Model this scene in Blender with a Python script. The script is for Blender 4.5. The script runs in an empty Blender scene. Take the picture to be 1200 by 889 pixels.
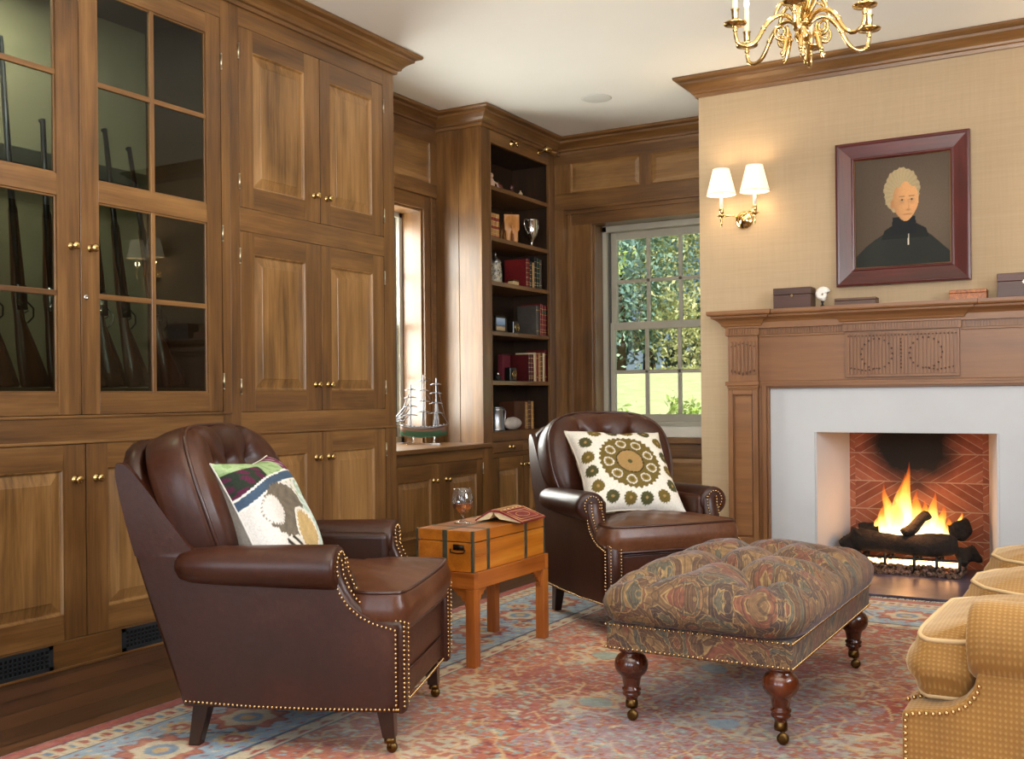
import bpy, math, random
import numpy as np
from mathutils import Vector, Matrix
random.seed(7)
SKY=2.2; SUN=11.0; REAR=[54,54,62]; LEFTW=680; RIGHTW=165; CEILW=165; FIRE=5.5; CHAN=3; GUNL=22; EXPO=0.0
COL = bpy.context.scene.collection
PI = math.pi
R = math.radians

# ------------------------------------------------------------------ mesh builder
class MB:
    def __init__(s, T=None):
        s.v=[]; s.f=[]; s.m=[]; s.sm=[]; s.T=T; s.mi=0; s.smooth=False; s.M=None
    def pt(s, p):
        if s.M is not None:
            q=s.M@Vector(p); p=(q.x,q.y,q.z)
        if s.T: p=s.T(*p)
        s.v.append(tuple(p)); return len(s.v)-1
    def face(s, idx):
        s.f.append(tuple(idx)); s.m.append(s.mi); s.sm.append(s.smooth)
    def box(s,a0,a1,b0,b1,c0,c1):
        i=[s.pt(p) for p in ((a0,b0,c0),(a1,b0,c0),(a1,b1,c0),(a0,b1,c0),(a0,b0,c1),(a1,b0,c1),(a1,b1,c1),(a0,b1,c1))]
        for q in ((0,3,2,1),(4,5,6,7),(0,1,5,4),(1,2,6,5),(2,3,7,6),(3,0,4,7)): s.face([i[k] for k in q])
        return s
    def rings(s, rs, closed=True, cap0=True, cap1=True):
        """rs: list of rings (lists of points); closed: ring is a loop"""
        ids=[[s.pt(p) for p in r] for r in rs]; n=len(rs[0])
        for a,b in zip(ids,ids[1:]):
            for k in range(n if closed else n-1):
                k2=(k+1)%n
                s.face((a[k],a[k2],b[k2],b[k]))
        if closed and n>2:
            if cap0: s.face(ids[0][::-1])
            if cap1: s.face(ids[-1])
        return s
    def prism(s, poly, lo, hi, axis=1):
        """poly of 2D points extruded along axis"""
        def mk(p,h):
            if axis==0: return (h,p[0],p[1])
            if axis==1: return (p[0],h,p[1])
            return (p[0],p[1],h)
        return s.rings([[mk(p,lo) for p in poly],[mk(p,hi) for p in poly]])
    def lathe(s, prof, c=(0,0,0), n=20, axis=2, cap0=True, cap1=True):
        rs=[]
        for r,h in prof:
            ring=[]
            for k in range(n):
                a=2*PI*k/n; x,y=r*math.cos(a),r*math.sin(a)
                if axis==2: ring.append((c[0]+x,c[1]+y,c[2]+h))
                elif axis==0: ring.append((c[0]+h,c[1]+x,c[2]+y))
                else: ring.append((c[0]+x,c[1]+h,c[2]+y))
            rs.append(ring)
        return s.rings(rs,True,cap0,cap1)
    def tube(s, pts, r, n=8, closed=False):
        pts=[Vector(p) for p in pts]; N=len(pts)
        rad=r if isinstance(r,(list,tuple)) else [r]*N
        up=Vector((0,0,1)); prev=None; rs=[]
        for i in range(N):
            if closed: t=pts[(i+1)%N]-pts[i-1]
            else: t=pts[min(i+1,N-1)]-pts[max(i-1,0)]
            if t.length<1e-9: t=Vector((0,0,1))
            t.normalize()
            if prev is None:
                a=up if abs(t.z)<.9 else Vector((1,0,0)); u=t.cross(a).normalized()
            else:
                u=(prev-t*prev.dot(t)); u=u.normalized() if u.length>1e-6 else t.orthogonal().normalized()
            prev=u; w=t.cross(u)
            rs.append([tuple(pts[i]+(u*math.cos(2*PI*k/n)+w*math.sin(2*PI*k/n))*rad[i]) for k in range(n)])
        if closed: rs.append(rs[0])
        return s.rings(rs,True,not closed,not closed)
    def ball(s,c,r,n=10,m=6,sz=1.0,sx=1.0,sy=1.0):
        rs=[]
        for j in range(m+1):
            a=-PI/2+PI*j/m; rr=max(r*math.cos(a),1e-5)
            rs.append([(c[0]+sx*rr*math.cos(2*PI*k/n),c[1]+sy*rr*math.sin(2*PI*k/n),c[2]+sz*r*math.sin(a)) for k in range(n)])
        return s.rings(rs)
    def molding(s, path, prof, closed=False, T2=None):
        """path: plan polyline; prof: (out, up) pts; out is to the right of travel. T2 maps (px,py,h)->(x,y,z)"""
        n=len(path); P=[Vector(p) for p in path]; rs=[]
        for i in range(n):
            def nrm(a,b):
                d=(b-a).normalized(); return Vector((d.y,-d.x))
            if closed: n1=nrm(P[i-1],P[i]); n2=nrm(P[i],P[(i+1)%n])
            elif i==0: n1=n2=nrm(P[0],P[1])
            elif i==n-1: n1=n2=nrm(P[-2],P[-1])
            else: n1=nrm(P[i-1],P[i]); n2=nrm(P[i],P[i+1])
            m=(n1+n2); m=m/(m.dot(n1)) if abs(m.dot(n1))>1e-6 else n1
            rs.append([ (P[i].x+m.x*o,P[i].y+m.y*o,h) if T2 is None else T2(P[i].x+m.x*o,P[i].y+m.y*o,h) for o,h in prof])
        if closed: rs.append(rs[0])
        return s.rings(rs,True,not closed,not closed)
    def build(s,name,mats,parent=None,bevel=0,world=True,seg=2,sub=0,loc=None,recalc=True,autosmooth=None):
        me=bpy.data.meshes.new(name)
        off=Vector((0,0,0))
        if world and parent is not None: off=worldloc(parent)
        if loc is not None: off=Vector(loc)
        V=[(a-off.x,b-off.y,c-off.z) for a,b,c in s.v]
        me.from_pydata(V,[],s.f)
        if not isinstance(mats,(list,tuple)): mats=[mats]
        for m in mats: me.materials.append(m)
        me.polygons.foreach_set('material_index',s.m)
        me.polygons.foreach_set('use_smooth',s.sm)
        if recalc:
            import bmesh
            bm=bmesh.new(); bm.from_mesh(me)
            bmesh.ops.remove_doubles(bm,verts=bm.verts,dist=1e-6)
            bmesh.ops.recalc_face_normals(bm,faces=bm.faces)
            bm.to_mesh(me); bm.free()
        me.update()
        o=bpy.data.objects.new(name,me); COL.objects.link(o)
        if parent is not None: o.parent=parent
        if loc is not None:
            o.location=off-(worldloc(parent) if parent is not None else Vector((0,0,0)))
        if bevel:
            b=o.modifiers.new('bevel','BEVEL'); b.width=bevel; b.segments=seg; b.limit_method='ANGLE'; b.angle_limit=R(35)
        if sub:
            b=o.modifiers.new('sub','SUBSURF'); b.levels=sub; b.render_levels=sub
        return o
def worldloc(o):
    v=Vector((0,0,0))
    while o is not None: v+=o.location; o=o.parent
    return v
def empty(name,loc,label,cat,group=None,rot=(0,0,0)):
    o=bpy.data.objects.new(name,None); o.empty_display_size=.05; COL.objects.link(o)
    o.location=loc; o.rotation_euler=rot; return tag(o,label,cat,group)
def tag(o,label=None,cat=None,group=None,kind=None):
    if label: o['label']=label
    if cat: o['category']=cat
    if group: o['group']=group
    if kind: o['kind']=kind
    return o
def kids(o): return [c for c in bpy.data.objects if c.parent is o]
def dup(o,parent=None):
    c=o.copy(); COL.objects.link(c)
    if parent is not None: c.parent=parent
    for k in kids(o): dup(k,c)
    return c
def TX(x0):  # plane facing +X at x0: (u=Y, v=Z, w=out)
    return lambda u,v,w:(x0+w,u,v)
def TY(y0):  # plane facing -Y: (u=X, v=Z, w=out)
    return lambda u,v,w:(u,y0-w,v)

# ------------------------------------------------------------------ materials
def L(h):  # '#rrggbb' -> linear
    h=h.lstrip('#'); c=[int(h[i:i+2],16)/255 for i in (0,2,4)]
    return tuple((x/12.92 if x<=.04045 else ((x+.055)/1.055)**2.4) for x in c)+(1,)
class NM:
    def __init__(s,name):
        s.mat=bpy.data.materials.new(name); s.mat.use_nodes=True; s.nt=s.mat.node_tree; s.nt.nodes.clear()
        s.out=s.n('ShaderNodeOutputMaterial'); s.b=s.n('ShaderNodeBsdfPrincipled'); s.nt.links.new(s.b.outputs[0],s.out.inputs[0])
    def n(s,t,**k):
        nd=s.nt.nodes.new(t)
        for a,b in k.items(): setattr(nd,a,b)
        return nd
    def set(s,nd,**k):
        for a,b in k.items():
            a=a.replace('_',' ')
            if isinstance(b,bpy.types.NodeSocket): s.nt.links.new(b,nd.inputs[a])
            else: nd.inputs[a].default_value=b
        return nd
    def coord(s,scale=(1,1,1),rnd=0.0,kind='Object'):
        tc=s.n('ShaderNodeTexCoord'); src=tc.outputs[kind]
        if rnd:
            oi=s.n('ShaderNodeObjectInfo'); mul=s.n('ShaderNodeVectorMath',operation='SCALE')
            cmb=s.n('ShaderNodeCombineXYZ'); 
            for i in range(3): s.nt.links.new(oi.outputs['Random'],cmb.inputs[i])
            s.nt.links.new(cmb.outputs[0],mul.inputs[0]); mul.inputs['Scale'].default_value=rnd
            ad=s.n('ShaderNodeVectorMath',operation='ADD'); s.nt.links.new(src,ad.inputs[0]); s.nt.links.new(mul.outputs[0],ad.inputs[1]); src=ad.outputs[0]
        mp=s.n('ShaderNodeMapping'); s.nt.links.new(src,mp.inputs[0]); mp.inputs['Scale'].default_value=scale
        return mp.outputs[0]
    def noise(s,vec,scale=5,detail=4,rough=.5,dist=0,out=0):
        n=s.n('ShaderNodeTexNoise'); s.set(n,Vector=vec,Scale=scale,Detail=detail,Roughness=rough,Distortion=dist); return n.outputs[out]
    def ramp(s,fac,stops,interp='LINEAR'):
        r=s.n('ShaderNodeValToRGB'); r.color_ramp.interpolation=interp; e=r.color_ramp.elements
        while len(e)>1: e.remove(e[-1])
        e[0].position=stops[0][0]; e[0].color=stops[0][1]
        for p,c in stops[1:]:
            k=e.new(p); k.color=c
        s.nt.links.new(fac,r.inputs[0]); return r.outputs[0]
    def mix(s,a,b,fac,mode='MIX'):
        m=s.n('ShaderNodeMix',data_type='RGBA',blend_type=mode)
        for i,x in ((6,a),(7,b),(0,fac)):
            if isinstance(x,bpy.types.NodeSocket): s.nt.links.new(x,m.inputs[i])
            else: m.inputs[i].default_value=x
        return m.outputs[2]
    def math(s,op,a,b=0.,c=0.):
        m=s.n('ShaderNodeMath',operation=op)
        for i,x in enumerate((a,b,c)):
            if isinstance(x,bpy.types.NodeSocket): s.nt.links.new(x,m.inputs[i])
            else: m.inputs[i].default_value=x
        return m.outputs[0]
    def bump(s,h,strength=.2,dist=.01):
        b=s.n('ShaderNodeBump'); s.set(b,Height=h,Strength=strength,Distance=dist); s.nt.links.new(b.outputs[0],s.b.inputs['Normal'])
def plain(name,col,rough=.5,metal=0,coat=0,sheen=0,var=.0,vs=30,bump=0,spec=.5):
    m=NM(name); c=L(col)
    if var:
        v=m.coord(rnd=7); n=m.noise(v,vs,4)
        d=tuple(x*(1-var) for x in c[:3])+(1,); e=tuple(min(1,x*(1+var)) for x in c[:3])+(1,)
        m.set(m.b,Base_Color=m.ramp(n,[(.3,d),(.7,e)]))
        if bump: m.bump(n,bump,.005)
    else: m.b.inputs['Base Color'].default_value=c
    m.set(m.b,Roughness=rough,Metallic=metal)
    m.b.inputs['Coat Weight'].default_value=coat; m.b.inputs['Sheen Weight'].default_value=sheen
    m.b.inputs['Specular IOR Level'].default_value=spec
    return m.mat
def wood(name,axis,dark,mid,light,rough=.38,coat=.35,coatr=.25,k=1.0,bump=.05,contrast=1.0):
    m=NM(name)
    a=[22*k,22*k,22*k]; a[axis]=1.3*k; v=m.coord(a,rnd=13)
    n1=m.noise(v,1,5,.6,.5)
    b=[130*k]*3; b[axis]=5*k; n2=m.noise(m.coord(b,rnd=13),1,3,.6)
    c=[3.0*k]*3; c[axis]=1.0*k; n3=m.noise(m.coord(c,rnd=13),1,4,.55,.8)
    s1=m.math('ADD',m.math('MULTIPLY',n1,.42*contrast),m.math('MULTIPLY',n2,.2*contrast))
    s2=m.math('ADD',s1,m.math('MULTIPLY',n3,.5*contrast)); off=.5-.56*contrast
    s3=m.math('ADD',s2,off)
    col=m.ramp(s3,[(.32,L(dark)),(.5,L(mid)),(.70,L(light))])
    m.set(m.b,Base_Color=col,Roughness=m.math('ADD',m.math('MULTIPLY',n1,.15),rough-.07))
    m.b.inputs['Coat Weight'].default_value=coat; m.b.inputs['Coat Roughness'].default_value=coatr
    m.bump(n2,bump,.002)
    return m.mat
WD,WM,WL='#402914','#6c4924','#91693a'
wood_x=wood('walnut_grain_x',0,WD,WM,WL); wood_y=wood('walnut_grain_y',1,WD,WM,WL); wood_z=wood('walnut_grain_z',2,WD,WM,WL)
WDL,WML,WLL='#52371a','#866135','#ad8350'
panel_z=wood('walnut_panel_grain',2,WDL,WML,WLL,contrast=1.15); panel_x=wood('walnut_panel_cross_grain',0,WDL,WML,WLL); panel_y=wood('walnut_panel_long_grain',1,WDL,WML,WLL)
pine_x=wood('mantel_wood_x',0,'#5e3a1e','#835732','#9a6e42',rough=.45,coat=.15,contrast=.7)
pine_z=wood('mantel_wood_z',2,'#5e3a1e','#835732','#9a6e42',rough=.45,coat=.15,contrast=.7)
pine_dark=plain('mantel_carving_painted_shade','#4d2b14',.6)  # dark colour paints in the shade of the carving's punched holes
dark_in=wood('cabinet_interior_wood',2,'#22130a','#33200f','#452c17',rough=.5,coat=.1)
box_y=wood('chest_wood_y',1,'#8a4a10','#b4681a','#cf8a30',rough=.3,coat=.4); box_x=wood('chest_wood_x',0,'#8a4a10','#b4681a','#cf8a30',rough=.3,coat=.4)
stand_z=wood('stand_wood_z',2,'#7a3c12','#a35a20','#bd7430',rough=.3,coat=.4); stand_x=wood('stand_wood_x',0,'#7a3c12','#a35a20','#bd7430',rough=.3,coat=.4); stand_y=wood('stand_wood_y',1,'#7a3c12','#a35a20','#bd7430',rough=.3,coat=.4)
legwood=wood('dark_turned_wood',2,'#2a1008','#4a1f0e','#6b3216',rough=.22,coat=.5,coatr=.12)
blackwood=plain('near_black_leg_wood','#2a1610',.3,coat=.3)
frame_wood=wood('mahogany_frame_wood',2,'#2c0a08','#4c1512','#6a211b',rough=.3,coat=.4)
brass=plain('polished_brass','#d2b47a',.17,1,var=.08,vs=15)
brass_dull=plain('antique_brass','#6f552f',.32,1,var=.15,vs=40)
silver=plain('polished_silver','#cfcdc8',.15,1)
pewter=plain('pewter','#a9adb4',.3,1)
steel=plain('steel_hinge','#c9bfa4',.3,1)
iron=plain('dark_iron_grille','#2b3036',.5,.3)
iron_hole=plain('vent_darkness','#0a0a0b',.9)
black=plain('black_matte','#0d0c0c',.6)
white_paint=plain('white_enamel','#e6e2da',.4)
sash=plain('grey_window_paint','#b3afa0',.45,var=.04,vs=8)
sash_dark=plain('dark_grey_window_channel','#4b4a47',.5)
ceil_m=plain('ceiling_paint','#e9e7df',.8,var=.01,vs=3)
plaster=plain('white_plaster','#c3c4c6',.7,var=.03,vs=4,bump=.05)
def wallpaper():
    m=NM('grasscloth_wallpaper')
    n1=m.noise(m.coord((3,3,160)),1,4,.6); n2=m.noise(m.coord((90,90,4)),1,3,.6); n3=m.noise(m.coord((1,1,1)),1.2,3)
    s=m.math('ADD',m.math('MULTIPLY',n1,.5),m.math('MULTIPLY',n2,.3)); s=m.math('ADD',s,m.math('MULTIPLY',n3,.25))
    m.set(m.b,Base_Color=m.ramp(s,[(.3,L('#a38c6c')),(.72,L('#b39c7d'))]),Roughness=.8); m.bump(s,.08,.003); return m.mat
paper=wallpaper()
def leather(name,d,c,l,rough=.3):
    m=NM(name); n=m.noise(m.coord(rnd=5),2.2,3,.5); n2=m.noise(m.coord(rnd=5),60,4,.6); s=m.math('ADD',m.math('MULTIPLY',n,.75),m.math('MULTIPLY',n2,.25))
    m.set(m.b,Base_Color=m.ramp(s,[(.32,L(d)),(.5,L(c)),(.70,L(l))]),Roughness=m.math('ADD',m.math('MULTIPLY',n2,.16),rough-.08))
    vo=m.n('ShaderNodeTexVoronoi'); m.set(vo,Vector=m.coord(),Scale=420.)
    w=m.noise(m.coord(),7,3,.5,1.2); w2=m.noise(m.coord(),28,4,.6,.8)
    h=m.math('ADD',m.math('MULTIPLY',vo.outputs['Distance'],.10),m.math('ADD',m.math('MULTIPLY',w,.8),m.math('MULTIPLY',w2,.22))); m.bump(h,.25,.006)
    m.b.inputs['Coat Weight'].default_value=.10; m.b.inputs['Coat Roughness'].default_value=.22; m.b.inputs['Specular IOR Level'].default_value=.38
    return m.mat
leather_m=leather('brown_leather','#27120a','#37190d','#4b2715',.38)
leather_worn=leather('worn_seat_leather','#3a1b0f','#532e1b','#734c33',.34)
piping_m=plain('dark_leather_piping','#3a1c12',.3,coat=.3)
def attr_mat(name,rough=.8,bump=.1,bs=200,sheen=0.,noise=.12,ns=150):
    m=NM(name); a=m.n('ShaderNodeVertexColor'); a.layer_name='Col'
    n=m.noise(m.coord(),ns,3,.6); g=m.ramp(n,[(.3,(1-noise,)*3+(1,)),(.7,(1+noise,)*3+(1,))])
    m.set(m.b,Base_Color=m.mix(a.outputs[0],g,1.,'MULTIPLY'),Roughness=rough); m.b.inputs['Sheen Weight'].default_value=sheen
    m.b.inputs['Specular IOR Level'].default_value=.2
    m.bump(m.noise(m.coord(),bs,2),bump,.004); return m.mat
def glass(name,tint='#ffffff',rough=0.0,trans=True):
    m=NM(name); m.nt.nodes.remove(m.b)
    g=m.n('ShaderNodeBsdfGlossy'); g.inputs['Roughness'].default_value=rough; t=m.n('ShaderNodeBsdfTransparent'); t.inputs[0].default_value=L(tint)
    lw=m.n('ShaderNodeLayerWeight'); lw.inputs[0].default_value=.5; mx=m.n('ShaderNodeMixShader'); ff=m.math('ADD',m.math('MULTIPLY',m.math('POWER',lw.outputs[1],5.),.9),.04)
    m.nt.links.new(ff,mx.inputs[0]); m.nt.links.new(t.outputs[0],mx.inputs[1]); m.nt.links.new(g.outputs[0],mx.inputs[2]); m.nt.links.new(mx.outputs[0],m.out.inputs[0])
    return m.mat
pane_glass=glass('window_glass','#f4f7f6'); cab_glass=glass('cabinet_glass','#c9cec6')
def emis(name,col,st):
    m=NM(name); e=m.n('ShaderNodeEmission'); e.inputs[0].default_value=L(col); e.inputs[1].default_value=st; m.nt.links.new(e.outputs[0],m.out.inputs[0]); return m.mat

def set_colors(me,cols):
    ca=me.color_attributes.new('Col','FLOAT_COLOR','POINT')
    a=np.ones((len(me.vertices),4),dtype=np.float32); a[:,:3]=cols; ca.data.foreach_set('color',a.ravel())
def lin(a): a=np.asarray(a,dtype=float); return np.where(a<=.04045,a/12.92,((a+.055)/1.055)**2.4)
def hexl(h): return np.array(L(h)[:3])
# ------------------------------------------------------------------ room shell
ZC=3.0
XL=-4.11; XC=-3.557; XB=-3.73; YB=7.1; YF=6.18; XF0=-2.24; XF1=.14
def struct(name,mb,mats,**k):
    o=mb.build(name,mats,**k); o['kind']='structure'; return o
def floor_mat():
    m=NM('dark_plank_floor')
    br=m.n('ShaderNodeTexBrick'); v=m.coord((1,1,1)); 
    mp=m.n('ShaderNodeMapping'); m.nt.links.new(v,mp.inputs[0]); mp.inputs['Rotation'].default_value=(0,0,R(90))
    m.set(br,Vector=mp.outputs[0],Scale=1.,Color1=L('#452c1e'),Color2=L('#65432d'),Mortar=L('#0d0705'))
    br.inputs['Mortar Size'].default_value=.003; br.inputs['Brick Width'].default_value=1.9; br.inputs['Row Height'].default_value=.14; br.inputs['Bias'].default_value=-.1
    n=m.noise(m.coord((30,1.5,10)),1,6,.65,.6); n2=m.noise(m.coord((120,4,10)),1,3)
    g=m.ramp(n,[(.3,(.55,.5,.48,1)),(.55,(1,1,1,1)),(.75,(1.35,1.3,1.25,1))])
    m.set(m.b,Base_Color=m.mix(br.outputs[0],g,1.,'MULTIPLY'),Roughness=m.math('ADD',m.math('MULTIPLY',n,.25),.22))
    m.b.inputs['Coat Weight'].default_value=.3; m.b.inputs['Coat Roughness'].default_value=.25
    h=m.math('ADD',m.math('MULTIPLY',br.outputs[1],-1.),m.math('MULTIPLY',n2,.3)); m.bump(h,.25,.004); return m.mat
floor_m=floor_mat()
struct('floor',MB().box(-4.4,2.4,-2.7,7.4,-.12,0),floor_m)
struct('ceiling',MB().box(-4.4,2.4,-2.7,7.4,ZC,ZC+.1),ceil_m)
# left wall with window opening
wy0,wy1,wz0,wz1=4.96,5.86,.70,2.33
m=MB(); m.box(-4.4,XL,-2.7,wy0,0,ZC); m.box(-4.4,XL,wy1,7.4,0,ZC); m.box(-4.4,XL,wy0,wy1,0,wz0); m.box(-4.4,XL,wy0,wy1,wz1,ZC)
struct('wall_left',m,wood_z)
# back wall with window opening
bx0,bx1,bz0,bz1=-3.413,-2.455,.74,2.335
m=MB(); m.box(-4.11,bx0,YB,7.4,0,ZC); m.box(bx1,XF0,YB,7.4,0,ZC); m.box(bx0,bx1,YB,7.4,0,bz0); m.box(bx0,bx1,YB,7.4,bz1,ZC)
struct('wall_back',m,wood_z)
# chimney breast with firebox opening
fx0,fx1,fz=-1.54,-.56,.823
m=MB(); m.box(XF0,fx0,YF,7.4,0,ZC); m.box(fx1,XF1,YF,7.4,0,ZC); m.box(fx0,fx1,YF,7.4,fz,ZC)
struct('wall_fireplace',m,paper)
struct('wall_back_right',MB().box(XF1,2.2,YB,7.4,0,ZC),paper)
struct('wall_right',MB().box(2.2,2.4,-2.7,7.4,0,ZC),paper)
# rear wall (behind the camera) with three assumed tall window openings
m=MB(); ops=[(-3.2,-1.9),(-1.1,.2),(.8,2.0)]; xs=[-4.11]+[v for o in ops for v in o]+[2.2]
for i in range(0,len(xs),2): m.box(xs[i],xs[i+1],-2.7,-2.5,0,ZC)
for a,b in ops: m.box(a,b,-2.7,-2.5,0,.6); m.box(a,b,-2.7,-2.5,2.6,ZC)
struct('wall_front',m,paper)

# crown moulding
zb=2.885
crown=[(0,zb),(.016,zb),(.02,zb+.018),(.034,zb+.022),(.038,zb+.034),(.052,zb+.05),(.078,zb+.068),(.088,zb+.072),(.09,zb+.086),(.118,zb+.094),(.124,zb+.102),(.124,ZC-.002),(0,ZC-.002)]
path=[(XL,1.85),(XC,1.85),(XC,4.80),(XL,4.80),(XL,6.02),(XB,6.02),(XB,YB),(XF0,YB),(XF0,YF),(XF1,YF),(XF1,YB),(2.2,YB),(2.2,-2.5)]
cm_=MB().molding(path,crown)
for i_ in range(len(path)-1):
    if abs(path[i_+1][0]-path[i_][0])>abs(path[i_+1][1]-path[i_][1]):
        for k_ in range(len(crown)): cm_.m[i_*len(crown)+k_]=1
struct('trim_1',cm_,[wood_y,wood_x])
# --- generic joinery
def raised(m,u0,u1,v0,v1,bev=.038,rec=-.013,mi=2):
    m.mi=mi
    def ring(i,w): return [(u0+i,v0+i,w),(u1-i,v0+i,w),(u1-i,v1-i,w),(u0+i,v1-i,w)]
    m.rings([ring(0,-.019),ring(0,0),ring(.004,-.001),ring(.008,-.007),ring(.010,rec),ring(.015,rec),ring(.015+bev,-.003),ring(.018+bev,-.001)],cap0=True,cap1=True)
def frame(m,u0,u1,v0,v1,sl,sr,rb,rt,th=.02,v=0,h=1):
    m.mi=v; m.box(u0,u0+sl,v0,v1,-th,0); m.box(u1-sr,u1,v0,v1,-th,0)
    m.mi=h; m.box(u0+sl,u1-sr,v0,v0+rb,-th,0); m.box(u0+sl,u1-sr,v1-rt,v1,-th,0)
G=.0025
def panel_door(T,u0,u1,v0,v1,parent,sl=.088,sr=.088,rb=.1,rt=.1,name='door',mats=None,hz=None,bev=.038,panels=None):
    m=MB(T); a,b,c,d=u0+G,u1-G,v0+G,v1-G
    frame(m,a,b,c,d,sl,sr,rb,rt); raised(m,a+sl,b-sr,c+rb,d-rt,bev)
    return m.build(name,mats or [wood_z,wood_y,panel_z],parent,bevel=.0015)
kn=MB(); kn.smooth=True
kn.lathe([(.0001,0),(.0165,0),(.0165,.003),(.009,.006),(.0065,.010),(.0062,.016),(.010,.021),(.0155,.026),(.0165,.031),(.0145,.036),(.009,.0385),(.0001,.039)],n=18,axis=0)
KN=kn.build('door_knob',brass,None); KNM=KN.data; bpy.data.objects.remove(KN)
def knob(parent,loc,rot=0,scale=1,name='knob',mat=None):
    o=bpy.data.objects.new(name,KNM); COL.objects.link(o); o.parent=parent; o.location=Vector(loc)-worldloc(parent); o.rotation_euler=(0,0,rot); o.scale=(scale,)*3; return o
def hinge(parent,y,z,x=XC):
    m=MB(); m.smooth=True; m.lathe([(.0045,-.032),(.0045,.032)],(x+.003,y,z),8); m.ball((x+.003,y,z+.034),.005,8,4); m.ball((x+.003,y,z-.034),.005,8,4)
    return m.build('hinge',steel,parent)
T=TX(XC)
# ------------------------------------------------------------------ gun display cabinet
gc=empty('display_cabinet',(-3.83,2.7,0),'tall walnut display cabinet with paned glass doors holding long guns','cabinet')
m=MB(T)
m.mi=0; m.box(1.85,1.947,0,2.995,-.02,0); m.box(3.477,3.53,0,2.995,-.02,0)
m.mi=1; m.box(1.947,3.477,2.80,2.995,-.02,0); m.box(1.947,3.477,.878,.99,-.02,0); m.box(1.947,3.477,0,.113,-.02,0)
m.build('face_frame',[wood_z,wood_y],gc,bevel=.0015)
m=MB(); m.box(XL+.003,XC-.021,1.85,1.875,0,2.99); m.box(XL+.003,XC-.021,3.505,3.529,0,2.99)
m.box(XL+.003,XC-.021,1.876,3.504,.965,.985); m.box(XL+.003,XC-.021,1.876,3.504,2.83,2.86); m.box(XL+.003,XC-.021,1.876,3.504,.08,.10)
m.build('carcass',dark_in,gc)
felt=plain('green_felt_backing','#a8a68a',.95,var=.08,vs=6)
m=MB(); m.box(XL+.004,XL+.02,1.876,3.504,.986,2.829); m.build('back_panel',felt,gc)
felt2=plain('dark_green_rack_felt','#39443a',.95)
m=MB(); m.box(XL+.021,XL+.075,1.876,3.504,2.06,2.13); m.build('rack_rail',felt2,gc,bevel=.004)
m=MB(); m.box(XL+.02,XC-.07,1.88,3.50,.986,1.10); m.mi=1; 
for a,b in ((1.90,2.67),(2.70,3.48)): m.box(XC-.07,XC-.06,a,b,1.0,1.09)
m.build('inner_drawer',[dark_in,wood_y],gc,bevel=.002)
for y in (2.30,2.56,3.10): knob(gc,(XC-.06,y,1.045),scale=.6)
for z,h,w_ in ((.884,.006,.006),(.984,.006,.006),(.006,.006,.008)):
    m=MB(T); m.box(1.85,3.53,z-h,z+h,0,w_); m.build('bead_moulding',wood_y,gc,bevel=.003)
zs=[.99,1.077,1.468,1.847,1.931,2.325,2.707,2.80]
def glass_door(y0,y1,g0,g1,mid):
    m=MB(T); a,b=y0+G,y1-G
    m.mi=0; m.box(a,g0,.99+G,2.80-G,-.024,0); m.box(g1,b,.99+G,2.80-G,-.024,0)
    m.mi=1; m.box(g0,g1,.99+G,1.077,-.024,0); m.box(g0,g1,1.847,1.931,-.024,0); m.box(g0,g1,2.707,2.80-G,-.024,0)
    w=.011
    for z in (1.468,2.325): m.box(g0,g1,z-w,z+w,-.02,-.003)
    m.mi=0
    for a0,b0 in ((1.077,1.847),(1.931,2.707)): m.box(mid-w,mid+w,a0,b0,-.02,-.002)
    # sticking around panes
    for a0,b0 in ((1.077,1.847),(1.931,2.707)):
        s=.008
        m.box(g0,g0+s,a0,b0,-.02,-.006); m.box(g1-s,g1,a0,b0,-.02,-.006); m.mi=1; m.box(g0,g1,a0,a0+s,-.02,-.006); m.box(g0,g1,b0-s,b0,-.02,-.006); m.mi=0
    d=m.build('glazed_door',[wood_z,wood_y],gc,bevel=.002)
    for a0,b0 in ((1.077,1.847),(1.931,2.707)):
        g=MB(T); g.box(g0,g1,a0,b0,-.0135,-.0105); g.build('glass_pane',cab_glass,d)
    return d
dl=glass_door(1.947,2.72,2.035,2.615,2.325); knob(dl,(XC,2.679,1.657))
dr=glass_door(2.72,3.477,2.806,3.388,3.085); knob(dr,(XC,2.766,1.657))
m=MB(T); m.smooth=True; m.lathe([(.0001,0),(.011,0),(.011,.002),(.0001,.003)],(0,0,0),14,axis=2)
lk=MB(); lk.smooth=True; lk.lathe([(.0001,0),(.011,0),(.011,.002),(.003,.003),(.003,.002),(.0001,.002)],(XC,2.744,1.46),14,axis=0); lk.build('keyhole_escutcheon',silver,dr)
m=MB(T); m.smooth=True; m.box(2.717,2.7235,.993,2.797,0,.005); m.build('astragal',wood_z,dr,bevel=.002)
for z in (2.60,1.81,1.13): hinge(dr,3.479,z)
l1=panel_door(T,1.947,2.735,.113,.878,gc,sr=.1,rb=.098,rt=.096); knob(l1,(XC,2.685,.738))
l2=panel_door(T,2.735,3.477,.113,.878,gc,sl=.1,rb=.098,rt=.096); knob(l2,(XC,2.784,.738))
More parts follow.
